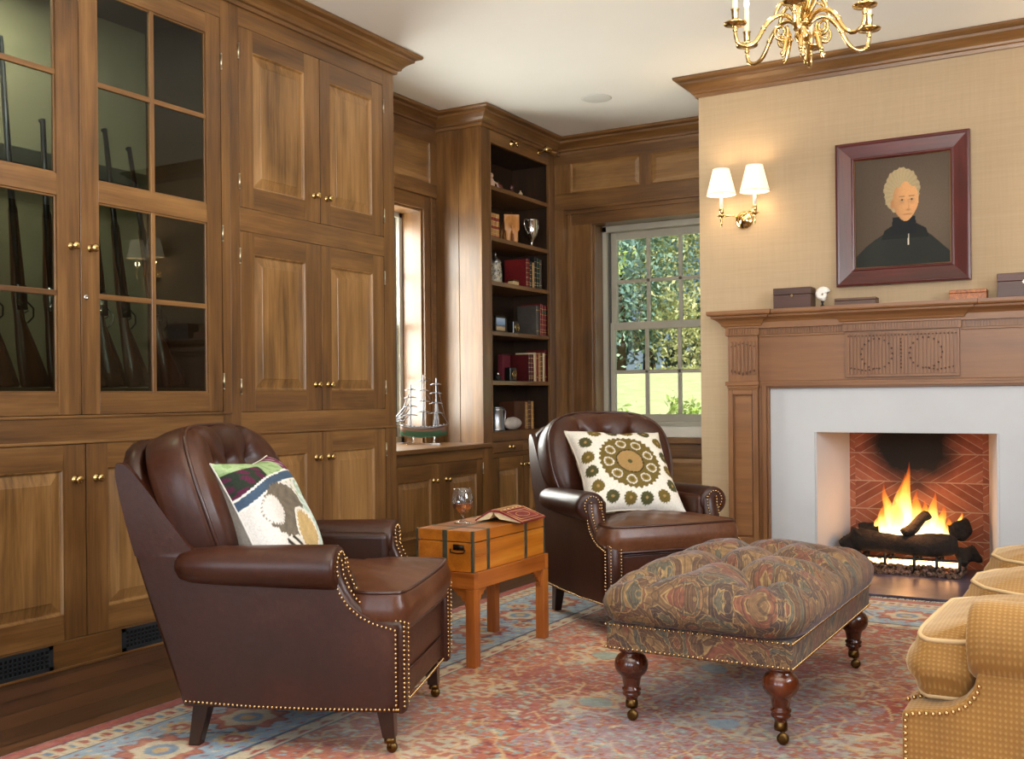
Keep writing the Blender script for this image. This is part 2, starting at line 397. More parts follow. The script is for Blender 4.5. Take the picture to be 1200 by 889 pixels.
# floor vents in the base
def vent(y0,y1,label):
    m=MB(T); m.mi=0; z0,z1=.012,.106
    m.box(y0,y1,z0,z0+.014,.0005,.006); m.box(y0,y1,z1-.014,z1,.0005,.006); m.box(y0,y0+.018,z0,z1,.0005,.006); m.box(y1-.018,y1,z0,z1,.0005,.006)
    nx=16; 
    for i in range(1,nx):
        y=y0+.018+(y1-y0-.036)*i/nx; m.box(y-.003,y+.003,z0+.014,z1-.014,.001,.005)
    for j in range(1,4):
        z=z0+.014+(z1-z0-.028)*j/4; m.box(y0+.018,y1-.018,z-.003,z+.003,.001,.005)
    m.mi=1; m.box(y0+.01,y1-.01,z0+.01,z1-.01,.0004,.0008)
    o=m.build('floor_vent',[iron,iron_hole]); return tag(o,label,'vent','black iron register grilles in the cabinet base')
vent(2.24,2.577,'black iron grille register at the far left of the cabinet base')
vent(2.90,3.24,'black iron grille register in the cabinet base just behind the left armchair')

# ------------------------------------------------------------------ solid cupboard
cb=empty('cupboard',(-3.83,4.16,0),'tall walnut cupboard with three tiers of raised panel double doors','cupboard')
m=MB(T); m.mi=0; m.box(3.531,3.59,0,2.995,-.02,0); m.box(4.70,4.80,0,2.995,-.02,0)
m.mi=1; m.box(3.59,4.70,2.80,2.995,-.02,0); m.box(3.59,4.70,1.839,1.948,-.02,0); m.box(3.59,4.70,.878,.986,-.02,0); m.box(3.59,4.70,0,.113,-.02,0)
m.build('face_frame',[wood_z,wood_y],cb,bevel=.0015)
m=MB(); m.box(XL+.003,XC-.0205,3.531,4.80,0,2.995); m.build('carcass',dark_in,cb)
m=MB(); m.box(XL+.003,XC-.021,4.8001,4.812,0,2.88); m.build('side_panel',wood_z,cb)
for z,h,w_ in ((.884,.006,.006),(.006,.006,.008)):
    m=MB(T); m.box(3.531,4.80,z-h,z+h,0,w_); m.build('bead_moulding',wood_y,cb,bevel=.003)
for (z0,z1,zk) in ((1.948,2.80,2.085),(.986,1.839,1.118),(.113,.878,.744)):
    for (a,b,sl,sr,yk,hy) in ((3.59,4.164,.09,.115,4.116,3.588),(4.164,4.70,.076,.098,4.214,4.702)):
        d=panel_door(T,a,b,z0,z1,cb,sl=sl,sr=sr,rb=.1,rt=.1); knob(d,(XC,yk,zk))
        for zz in (z0+.12,z1-.12): hinge(d,hy,zz)

# ------------------------------------------------------------------ low window cabinet
lc=empty('low_cabinet',(-3.9,5.41,0),'low walnut cabinet under the left window with two panelled doors','cabinet')
X2=-3.69; T2=TX(X2)
m=MB(T2); m.mi=0; m.box(4.815,4.92,0,.705,-.02,0); m.box(5.94,6.015,0,.705,-.02,0); m.mi=1; m.box(4.92,5.94,.635,.705,-.02,0); m.box(4.92,5.94,0,.10,-.02,0)
m.mi=0; m.box(5.425,5.455,.10,.635,-.02,0)
m.mi=1; m.box(4.815,6.015,.03,.045,0,.012)
m.build('face_frame',[wood_z,wood_y],lc,bevel=.002)
m=MB(); m.box(XL+.003,X2-.0205,4.815,6.015,0,.705); m.build('carcass',dark_in,lc)
d=panel_door(T2,4.92,5.425,.10,.635,lc,sl=.07,sr=.085,rb=.09,rt=.09,bev=.03); knob(d,(X2,5.365,.528))
d=panel_door(T2,5.455,5.94,.10,.635,lc,sl=.085,sr=.07,rb=.09,rt=.09,bev=.03); knob(d,(X2,5.505,.528)); hinge(d,5.943,.57,X2)
m=MB(); m.box(XL+.003,-3.66,4.815,6.017,.7055,.735); m.box(-3.728,-3.66,6.018,6.07,.7055,.735)
ct=m.build('countertop',[wood_y]); tag(ct,'walnut countertop on the low cabinet below the left window','countertop'); 
b=ct.modifiers.new('bevel','BEVEL'); b.width=.006; b.segments=3

# ------------------------------------------------------------------ left alcove wall panelling and window
TL=TX(XL)
m=MB(TL)
for (a,b,c,d) in ((4.86,5.93,2.50,2.80),): pass
m.mi=1; m.box(4.813,6.018,2.80,2.885,.0,.018); m.box(4.813,6.018,2.42,2.52,0,.018)
m.mi=0; m.box(4.813,4.86,2.52,2.80,0,.018); m.box(5.94,6.018,2.52,2.80,0,.018); m.box(5.36,5.44,2.52,2.80,0,.018)
for a,b in ((4.86,5.36),(5.44,5.94)):
    m.mi=2
    def ring(i,w): return [(a+i,2.52+i,w),(b-i,2.52+i,w),(b-i,2.80-i,w),(a+i,2.80-i,w)]
    m.rings([ring(0,.001),ring(0,.018),ring(.01,.006),ring(.045,.014)])
m.mi=0; m.box(4.88,4.96,.737,2.42,0,.018); m.box(5.86,5.95,.737,2.42,0,.018); m.mi=1; m.box(4.96,5.86,2.33,2.42,0,.018)
m.mi=0; m.box(5.93,5.95,.737,2.44,.018,.03); m.mi=1; m.box(4.86,5.97,2.42,2.45,.018,.045)
m.box(5.951,6.018,.737,2.42,0,.006)
struct('trim_2',m,[wood_z,wood_y,panel_y],bevel=.002)
# reveal boards
m=MB(); m.box(-4.27,XL-.001,5.845,5.8595,.737,2.33); m.box(-4.27,XL-.001,4.9605,4.975,.737,2.33); m.box(-4.27,XL-.001,4.975,5.845,2.315,2.3295); m.mi=1; m.box(-4.27,XL+.002,4.9605,5.8595,.705,.7345)
struct('trim_3',m,[wood_z,wood_y],bevel=.002)
def sash_window(name,mapf,u0,u1,v0,v1,dirn=1):
    """frame + two sashes; mapf(u,v,w): w = depth into the wall (outwards from room)"""
    root=MB(mapf)
    fw=.045
    root.mi=0; root.box(u0,u0+fw,v0,v1,0,.14); root.box(u1-fw,u1,v0,v1,0,.14); root.box(u0,u1,v1-fw,v1,0,.14); root.box(u0,u1,v0,v0+.04,0,.14)
    root.mi=1; root.box(u0+fw,u0+fw+.012,v0+.04,v1-fw,.03,.06); root.box(u1-fw-.012,u1-fw,v0+.04,v1-fw,.03,.06)
    f=struct(name,root,[sash,sash_dark],bevel=.003)
    return f
def sash_part(parent,mapf,u0,u1,v0,v1,w0,rb,rt,st,cols,rows,name='sash'):
    m=MB(mapf); w1=w0+.035
    m.box(u0,u0+st,v0,v1,w0,w1); m.box(u1-st,u1,v0,v1,w0,w1); m.box(u0+st,u1-st,v0,v0+rb,w0,w1); m.box(u0+st,u1-st,v1-rt,v1,w0,w1)
    gu0,gu1,gv0,gv1=u0+st,u1-st,v0+rb,v1-rt; k=.0135
    for i in range(1,cols): u=gu0+(gu1-gu0)*i/cols; m.box(u-k,u+k,gv0,gv1,w0+.005,w1-.005)
    for j in range(1,rows): v=gv0+(gv1-gv0)*j/rows; m.box(gu0,gu1,v-k,v+k,w0+.005,w1-.005)
    s=m.build(name,sash,parent,bevel=.003)
    g=MB(mapf); g.box(gu0-.003,gu1+.003,gv0-.003,gv1+.003,w0+.016,w0+.019); g.build('glass_pane',pane_glass,s)
    return s
ML=lambda u,v,w:(-4.27-w,u,v)
wl=sash_window('window_2',ML,4.9605,5.8595,.737,2.329)
sash_part(wl,ML,5.02,5.80,1.53,2.28,.075,.04,.05,.05,3,2); sash_part(wl,ML,5.02,5.80,.78,1.56,.035,.08,.04,.05,3,2)
# ------------------------------------------------------------------ back wall panelling and window
TB=TY(YB)
m=MB(TB)
m.mi=1; m.box(XB,XF0,2.81,2.885,0,.018); m.box(XB,XF0,2.47,2.585,0,.018)
m.mi=0; m.box(XB,-3.59,2.585,2.81,0,.018); m.box(-3.02,-2.935,2.585,2.81,0,.018); m.box(-2.37,XF0,2.585,2.81,0,.018)
for a,b in ((-3.59,-3.02),(-2.935,-2.37)):
    m.mi=2
    def ring(i,w): return [(a+i,2.585+i,w),(b-i,2.585+i,w),(b-i,2.81-i,w),(a+i,2.81-i,w)]
    m.rings([ring(0,.001),ring(0,.018),ring(.01,.006),ring(.04,.014)])
m.mi=0; m.box(XB,-3.60,0,2.47,0,.018); m.box(-2.33,XF0,0,2.47,0,.018)
m.box(-3.60,bx0,.74,2.40,.0,.03); m.box(-3.606,-3.575,0,2.42,.03,.045); m.box(bx1,-2.33,.74,2.40,0,.03)
m.mi=1; m.box(-3.606,-2.33,bz1,2.42,0,.032); m.box(-3.62,-2.32,2.42,2.45,0,.045); m.box(-3.63,-2.31,2.45,2.47,0,.055)
# below the sill
m.box(-3.575,-2.33,.60,.70,0,.018); m.box(-3.575,-2.33,0,.14,0,.018); m.mi=0; m.box(-3.575,-3.50,.14,.60,0,.018); m.box(-2.45,-2.33,.14,.60,0,.018); m.box(-2.95,-2.87,.14,.60,0,.018)
for a,b in ((-3.50,-2.95),(-2.87,-2.45)):
    m.mi=2
    def ring(i,w): return [(a+i,.14+i,w),(b-i,.14+i,w),(b-i,.60-i,w),(a+i,.60-i,w)]
    m.rings([ring(0,.001),ring(0,.018),ring(.01,.006),ring(.04,.014)])
m.mi=1; m.box(-3.60,-2.33,.70,.738,0,.05)
struct('trim_4',m,[wood_z,wood_x,panel_x],bevel=.002)
m=MB(); m.box(bx0+.0005,bx0+.014,YB+.001,7.235,.82,bz1-.001); m.box(bx1-.014,bx1-.0005,YB+.001,7.235,.82,bz1-.001)
struct('trim_5',m,wood_z,bevel=.001)
m=MB(); m.box(bx0+.0005,bx1-.0005,YB-.02,7.235,.742,.82); struct('trim_6',m,plain('pale_window_sill','#d8d4c9',.4),bevel=.004)
MBK=lambda u,v,w:(u,7.236+w,v)
wb=sash_window('window_1',MBK,bx0+.0005,bx1-.0005,.815,bz1-.001)
sash_part(wb,MBK,-3.368,-2.50,1.545,2.29,.075,.05,.055,.05,3,2); sash_part(wb,MBK,-3.368,-2.50,.845,1.60,.038,.06,.055,.045,3,2)

# ------------------------------------------------------------------ bookcase
bc=empty('bookcase',(-3.92,6.56,0),'built-in walnut bookcase with open shelves between the two windows','bookcase')
TBC=TX(XB)
m=MB(TBC); m.mi=0; m.box(6.02,6.14,0,2.995,-.02,0); m.box(6.99,7.079,0,2.995,-.02,0)
m.mi=1; m.box(6.14,6.99,2.795,2.995,-.02,0); m.box(6.14,6.99,.735,.80,-.02,0); m.box(6.14,6.99,.625,.655,-.02,0); m.box(6.14,6.99,0,.1,-.02,0)
m.build('face_frame',[wood_z,wood_y],bc,bevel=.0015)
m=MB(TBC); m.box(6.14,6.99,.80,.806,-.001,.004); m.box(6.134,6.14,.8,2.8,0,.006); m.box(6.99,6.996,.8,2.8,0,.006); m.box(6.134,6.996,2.795,2.802,0,.006); m.build('bead_moulding',wood_z,bc,bevel=.002)
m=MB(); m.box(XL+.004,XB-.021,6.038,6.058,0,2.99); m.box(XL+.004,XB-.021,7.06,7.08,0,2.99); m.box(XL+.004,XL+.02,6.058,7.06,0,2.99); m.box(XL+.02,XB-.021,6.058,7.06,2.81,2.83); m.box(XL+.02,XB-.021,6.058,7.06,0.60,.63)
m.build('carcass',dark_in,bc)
m=MB(); m.mi=0; m.box(XL+.004,-3.916,6.0201,6.0375,0,2.99); m.box(-3.913,XB-.0005,6.0201,6.0375,0,2.99); m.build('side_panel',[wood_z],bc,bevel=.002)
SH=[.805,1.158,1.503,1.849,2.157,2.509]
for i,z in enumerate(SH):
    m=MB(); m.box(XL+.021,XB-(.022 if i==0 else .004),6.06 if i==0 else 6.142,7.058 if i==0 else 6.988,z-.03,z); m.build('shelf',wood_y,bc,bevel=.003)
m=MB(TBC); a,b=6.145,6.56
for a,b in ((6.145,6.563),(6.569,6.985)):
    m=MB(TBC); m.mi=0; m.box(a,b,.658,.732,-.02,-.001); o=m.build('drawer',[wood_y],bc,bevel=.003); knob(o,(XB,(a+b)/2+.02,.692))
    d=panel_door(TBC,a,b,.102,.623,bc,sl=.075,sr=.075,rb=.08,rt=.08,bev=.03); knob(d,(XB,(b-.03) if a<6.3 else a+.03,.56))

# ------------------------------------------------------------------ fireplace
fp=empty('fireplace',(-1.05,6.25,0),'white plaster fireplace with herringbone brick firebox','fireplace')
m=MB(); s0,s1,st=-1.80,-.30,1.082; y0,y1=6.155,6.179
m.prism([(s0,0),(fx0,0),(fx0,fz),(fx1,fz),(fx1,0),(s1,0),(s1,st),(s0,st)],y0,y1,1)
m.build('surround',plaster,fp,bevel=.002)
def brick_mat():
    m=NM('herringbone_firebrick')
    tc=m.n('ShaderNodeTexCoord'); sp=m.n('ShaderNodeSeparateXYZ'); m.nt.links.new(tc.outputs['Object'],sp.inputs[0])
    # bands of alternating diagonal bricks: fold u about vertical stripes
    z=sp.outputs[2]; x=sp.outputs[0]
    band=m.math('MULTIPLY',z,1/.17); fl=m.math('FLOOR',band); par=m.math('MODULO',fl,2.0)
    sgn=m.math('SUBTRACT',m.math('MULTIPLY',m.math('ABSOLUTE',par),2.0),1.0)
    colu=m.math('FLOOR',m.math('MULTIPLY',x,1/.36)); sg2=m.math('SUBTRACT',m.math('MULTIPLY',m.math('ABSOLUTE',m.math('MODULO',colu,2.0)),2.0),1.0)
    dia=m.math('ADD',z,m.math('MULTIPLY',m.math('MULTIPLY',sgn,sg2),m.math('MULTIPLY',x,.62)))
    fr=m.math('FRACT',m.math('MULTIPLY',dia,1/.052)); line=m.math('LESS_THAN',fr,.10)
    fb=m.math('FRACT',band); l2=m.math('LESS_THAN',fb,.04)
    ln=m.math('MAXIMUM',line,l2)
    cell=m.math('FLOOR',m.math('MULTIPLY',dia,1/.052)); wn=m.n('ShaderNodeTexWhiteNoise',noise_dimensions='2D'); cmb=m.n('ShaderNodeCombineXYZ'); m.nt.links.new(cell,cmb.inputs[0]); m.nt.links.new(fl,cmb.inputs[1]); m.nt.links.new(cmb.outputs[0],wn.inputs['Vector'])
    n=m.noise(m.coord((1,1,1)),22,4); s=m.math('ADD',m.math('MULTIPLY',wn.outputs[0],.5),m.math('MULTIPLY',n,.5))
    c=m.ramp(s,[(.2,L('#7c4029')),(.5,L('#925038')),(.8,L('#a56549'))])
    c=m.mix(c,L('#b39078'),m.math('MULTIPLY',ln,.8))
    # soot stain above the fire (a real deposit on the bricks)
    dx=m.math('SUBTRACT',x,-.02); d=m.math('ADD',m.math('MULTIPLY',m.math('MULTIPLY',dx,dx),8.0),m.math('MULTIPLY',m.math('POWER',m.math('MAXIMUM',m.math('SUBTRACT',.80,z),0.),2.),4.5))
    nz=m.noise(m.coord((5,5,5)),1,4); soot=m.ramp(m.math('ADD',d,m.math('MULTIPLY',nz,.6)),[(.55,(1,1,1,1)),(1.05,(0,0,0,1))])
    c=m.mix(c,L('#120c09'),soot); m.set(m.b,Base_Color=c,Roughness=.85); m.bump(m.math('MULTIPLY',ln,-1.),.4,.004); return m.mat
brick=brick_mat()
plaster_in=plaster
yb=6.62; bxl,bxr=-1.455,-.645
m=MB(); m.rings([[(fx0+.001,6.158,0.001),(fx0+.001,6.158,fz),(bxl,yb,fz),(bxl,yb,0.001)],[(fx0-.02+.03,6.158,0.001),(fx0+.01,6.158,fz),(bxl+.012,yb,fz),(bxl+.012,yb,0.001)]])
m.build('jamb',plaster_in,fp)
m=MB(); m.rings([[(fx1-.001,6.158,0.001),(fx1-.001,6.158,fz),(bxr,yb,fz),(bxr,yb,0.001)],[(fx1-.01,6.158,0.001),(fx1-.01,6.158,fz),(bxr-.012,yb,fz),(bxr-.012,yb,0.001)]])
m.build('jamb',plaster_in,fp)
m=MB(); m.box(bxl-.06,bxr+.06,yb,yb+.05,0,fz+.3); m.build('back_wall',brick,fp)
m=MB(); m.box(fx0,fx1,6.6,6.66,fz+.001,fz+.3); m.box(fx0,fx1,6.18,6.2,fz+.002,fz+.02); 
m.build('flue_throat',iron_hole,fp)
m=MB(); m.box(fx0+.002,fx1-.002,6.185,6.62,fz+.0005,fz+.02); m.build('lintel',plain('sooty_lintel','#1a1411',.9),fp)
def slate():
    m=NM('hearth_slate'); n=m.noise(m.coord(rnd=3),5,5,.6,.4); m.set(m.b,Base_Color=m.ramp(n,[(.35,L('#3a3648')),(.65,L('#5b5468'))]),Roughness=.3); m.bump(m.noise(m.coord(),40,3),.1,.003); return m.mat  # bluish base colour paints in the sky's reflection on the slab
m=MB(); m.box(-1.95,-.15,5.60,6.154,0.0005,.012); m.box(fx0+.012,fx1-.012,6.1545,6.62,0.0005,.012); hs=m.build('hearth',slate(),fp,bevel=.002)

# mantelpiece
mp=empty('mantelpiece',(-1.05,6.1,0),'carved brown wooden mantelpiece with fluted frieze around the fireplace','mantelpiece')
CX=-1.05
def sym(f):
    f(lambda x:x); f(lambda x:2*CX-x)
def B(m,sx,a,b,*r):
    a,b=sx(a),sx(b); m.box(min(a,b),max(a,b),*r)
PB=6.178
# pilasters
for side in (lambda x:x, lambda x:2*CX-x):
    m=MB(); m.mi=0; B(m,side,-2.045,-1.862,6.12,PB,0,1.10)
    B(m,side,-2.045,-2.015,6.105,6.12,.15,1.075); B(m,side,-1.892,-1.862,6.105,6.12,.15,1.075); m.mi=1; B(m,side,-2.0149,-1.8921,6.105,6.12,1.045,1.0749); B(m,side,-2.0149,-1.8921,6.105,6.12,.1501,.19); B(m,side,-2.045,-1.862,6.105,6.1199,1.0751,1.0849)
    B(m,side,-2.055,-1.852,6.095,PB,0,.15)
    B(m,side,-2.006,-1.901,6.112,6.12,.20,1.035)
    # capital between shaft and frieze block
    B(m,side,-2.058,-1.85,6.095,PB,1.10,1.125); B(m,side,-2.05,-1.857,6.102,PB,1.085,1.10)
    m.build('pilaster',[pine_z,pine_x],mp,bevel=.003)
    m=MB(); B(m,side,-2.045,-1.862,6.115,PB,1.125,1.40)
    for i in range(7):
        x=-2.022+i*.0235; B(m,side,x-.005,x+.005,6.108,6.115,1.165,1.365)
    o=m.build('frieze_block',pine_z,mp,bevel=.002)
    d=MB()
    for i in range(7):
        for zz in (1.165+.01*abs(i-3)*.7, 1.205-.03+.006*abs(i-3), 1.352-.006*abs(i-3)): d.ball((side(-2.022+i*.0235),6.107,zz),.0045,6,4)
    d.build('carved_bead',pine_dark,o)
# inner architrave
m=MB(); m.mi=0; 
for side in (lambda x:x, lambda x:2*CX-x):
    m.mi=0; B(m,side,-1.862,-1.80,6.13,PB,0,1.12); B(m,side,-1.842,-1.815,6.118,6.13,0,1.10); B(m,side,-1.81,-1.80,6.124,6.13,0,1.088)
m.mi=1; m.box(-1.862,2*CX+1.862,6.13,PB,1.082,1.125); m.box(-1.862,2*CX+1.862,6.12,6.13,1.092,1.112)
m.build('architrave',[pine_z,pine_x],mp,bevel=.003)
# frieze board
m=MB(); m.box(-1.862,-.238,6.14,PB,1.125,1.40); m.box(-1.862,-.238,6.128,6.14,1.39,1.405); m.build('frieze',pine_x,mp,bevel=.002)
# centre tablet
m=MB(); m.box(-1.352,-.748,6.12,6.139,1.14,1.40); N=30
for i in range(N):
    x=-1.335+i*.57/(N-1); m.box(x-.0055,x+.0055,6.112,6.12,1.155,1.385)
tb=m.build('centre_tablet',pine_z,mp,bevel=.0015)
d=MB()
for i in range(N):
    x=-1.335+i*.57/(N-1)
    d.ball((x,6.111,1.372),.0045,6,4)
for cxx in (-1.18,-.92):
    for k in range(18):
        a=2*PI*k/18; d.ball((cxx+.085*math.cos(a),6.111,1.27+.085*math.sin(a)),.0055,6,4)
for k in range(9): d.ball((-1.05,6.111,1.19+k*.02),.005,6,4)
for sx_ in (-1,1):
    for k in range(8): d.ball((-1.05+sx_*(.13+.02*k),6.111,1.175+.004*abs(k-3)),.005,6,4)
d.build('carved_bead',pine_dark,tb)
# dentil band with breaks
def step_path(pro_c,pro_p,base,e=0.0):
    xl=-2.045-e
    pts=[(xl,PB),(xl,base-pro_p),(-1.862+e,base-pro_p),(-1.862+e,base),(-1.352-e,base),(-1.352-e,base-pro_c),(-.748+e,base-pro_c),(-.748+e,base),(-.238-e,base),(-.238-e,base-pro_p),(2*CX-xl,base-pro_p),(2*CX-xl,PB)]
    return pts
# the band (reeded)
pth=step_path(.028,.028,6.14)
m=MB(); m.molding(pth,[(0,1.40),(.012,1.40),(.012,1.445),(0,1.445)])
bnd=m.build('fluted_band',pine_x,mp,bevel=.001)
segs=[(-2.045,-1.862,6.112-.012),(-1.862,-1.352,6.14-.012),(-1.352,-.748,6.112-.012),(-.748,-.238,6.14-.012),(-.238,-.055,6.112-.012)]
for a,b,y in segs:
    d=MB(); n=max(3,int((b-a-.02)/.0145))
    for i in range(n):
        x=a+.012+(b-a-.024)*i/(n-1); d.box(x-.0035,x+.0035,y-.006,y+.004,1.404,1.441)
    d.build('reeded_strip',pine_z,bnd)
# cornice
cor=[(0,1.445),(.016,1.445),(.02,1.455),(.030,1.458),(.034,1.468),(.050,1.488),(.072,1.502),(.080,1.504),(.082,1.516),(.098,1.520),(.102,1.528),(.102,1.5465),(0,1.5465)]
m=MB(); m.molding(step_path(.02,.02,6.14),cor); 
m.box(-2.04,-.06,6.10,PB,1.44,1.5465)
m.build('cornice_shelf',pine_x,mp)
# ------------------------------------------------------------------ soft shapes
def superell(n,a,b,e,cx=0,cy=0):
    out=[]
    for k in range(n):
        t=2*PI*k/n; c,s=math.cos(t),math.sin(t)
        out.append((cx+a*math.copysign(abs(c)**(2/e),c),cy+b*math.copysign(abs(s)**(2/e),s)))
    return out
def resample(poly,n):
    P=[Vector(p) for p in poly]; N=len(P); seg=[(P[(i+1)%N]-P[i]).length for i in range(N)]; tot=sum(seg); out=[]; i=0; acc=0
    for k in range(n):
        d=tot*k/n
        while acc+seg[i]<d-1e-12: acc+=seg[i]; i+=1
        t=(d-acc)/seg[i]; q=P[i].lerp(P[(i+1)%N],t); out.append((q.x,q.y))
    return out
def smooth_poly(poly,it=3):
    for _ in range(it):
        q=[]
        for i in range(len(poly)):
            a=poly[i]; b=poly[(i+1)%len(poly)]
            q+=[(a[0]*.75+b[0]*.25,a[1]*.75+b[1]*.25),(a[0]*.25+b[0]*.75,a[1]*.25+b[1]*.75)]
        poly=q
    return poly
def soft_block(m,poly,z0,z1,r=.02,crown=.03,crown_b=0.,n=96,disp=None,side_bulge=.008,rings=14,wr=0.0):
    """cushion from a plan outline: boxed sides with rounded edges and a crowned top"""
    O=resample(poly,n); cx=sum(p[0] for p in O)/n; cy=sum(p[1] for p in O)/n
    def ringat(scale_in,z):  # inset in metres
        out=[]
        for i,(x,y) in enumerate(O):
            a=O[i-1]; b=O[(i+1)%n]; tx,ty=b[0]-a[0],b[1]-a[1]; l=math.hypot(tx,ty) or 1
            nx,ny=-ty/l,tx/l
            if nx*(cx-x)+ny*(cy-y)<0: nx,ny=-nx,-ny
            out.append((x+nx*scale_in,y+ny*scale_in,z))
        return out
    rs=[]
    def toprings(z,cr,sg):
        base=ringat(r,0); res=[]
        for j in range(rings,0,-1):
            s=j/rings; ring=[]
            for (x,y,_) in base:
                px,py=cx+(x-cx)*s,cy+(y-cy)*s
                h=cr*(1-s**2.6)
                d=disp(px,py,s) if (disp and sg>0) else 0
                w=wr*math.sin(px*41+py*17)*math.sin(py*53-px*13)*(1-s**6) if sg>0 else 0
                ring.append((px,py,z+sg*h+d+w))
            res.append(ring)
        return res
    bot=toprings(z0,crown_b,-1)[::-1]
    rs+=[[ (cx,cy,z0-crown_b) if False else p for p in ring] for ring in bot]
    for k in range(4,0,-1):
        a=PI/2*k/4; rs.append(ringat(r*(1-math.cos(a)),z0+r*(1-math.sin(a))))
    zz0,zz1=z0+r,z1-r
    for k in range(5):
        t=k/4; rs.append(ringat(-side_bulge*4*t*(1-t),zz0+(zz1-zz0)*t))
    for k in range(1,5):
        a=PI/2*k/4; rs.append(ringat(r*(1-math.cos(a)),z1-r*(1-math.sin(a))))
    rs+=toprings(z1,crown,1)
    m.smooth=True; m.rings(rs)
    return O,ringat
def nailrow(m,pts,r=.0045,gap=.0135,nrm=None):
    P=[Vector(p) for p in pts]; d=0; nxt=0
    for a,b in zip(P,P[1:]):
        l=(b-a).length
        while nxt<=d+l:
            q=a.lerp(b,(nxt-d)/l) if l>0 else a; m.ball(tuple(q),r,6,4); nxt+=gap
        d+=l
nail_m=plain('brass_nailhead','#c9a877',.25,1)
def bez(p0,p1,p2,n=8): return [tuple((1-t)**2*a+2*t*(1-t)*b+t*t*c for a,b,c in zip(p0,p1,p2)) for t in [i/n for i in range(n+1)]]

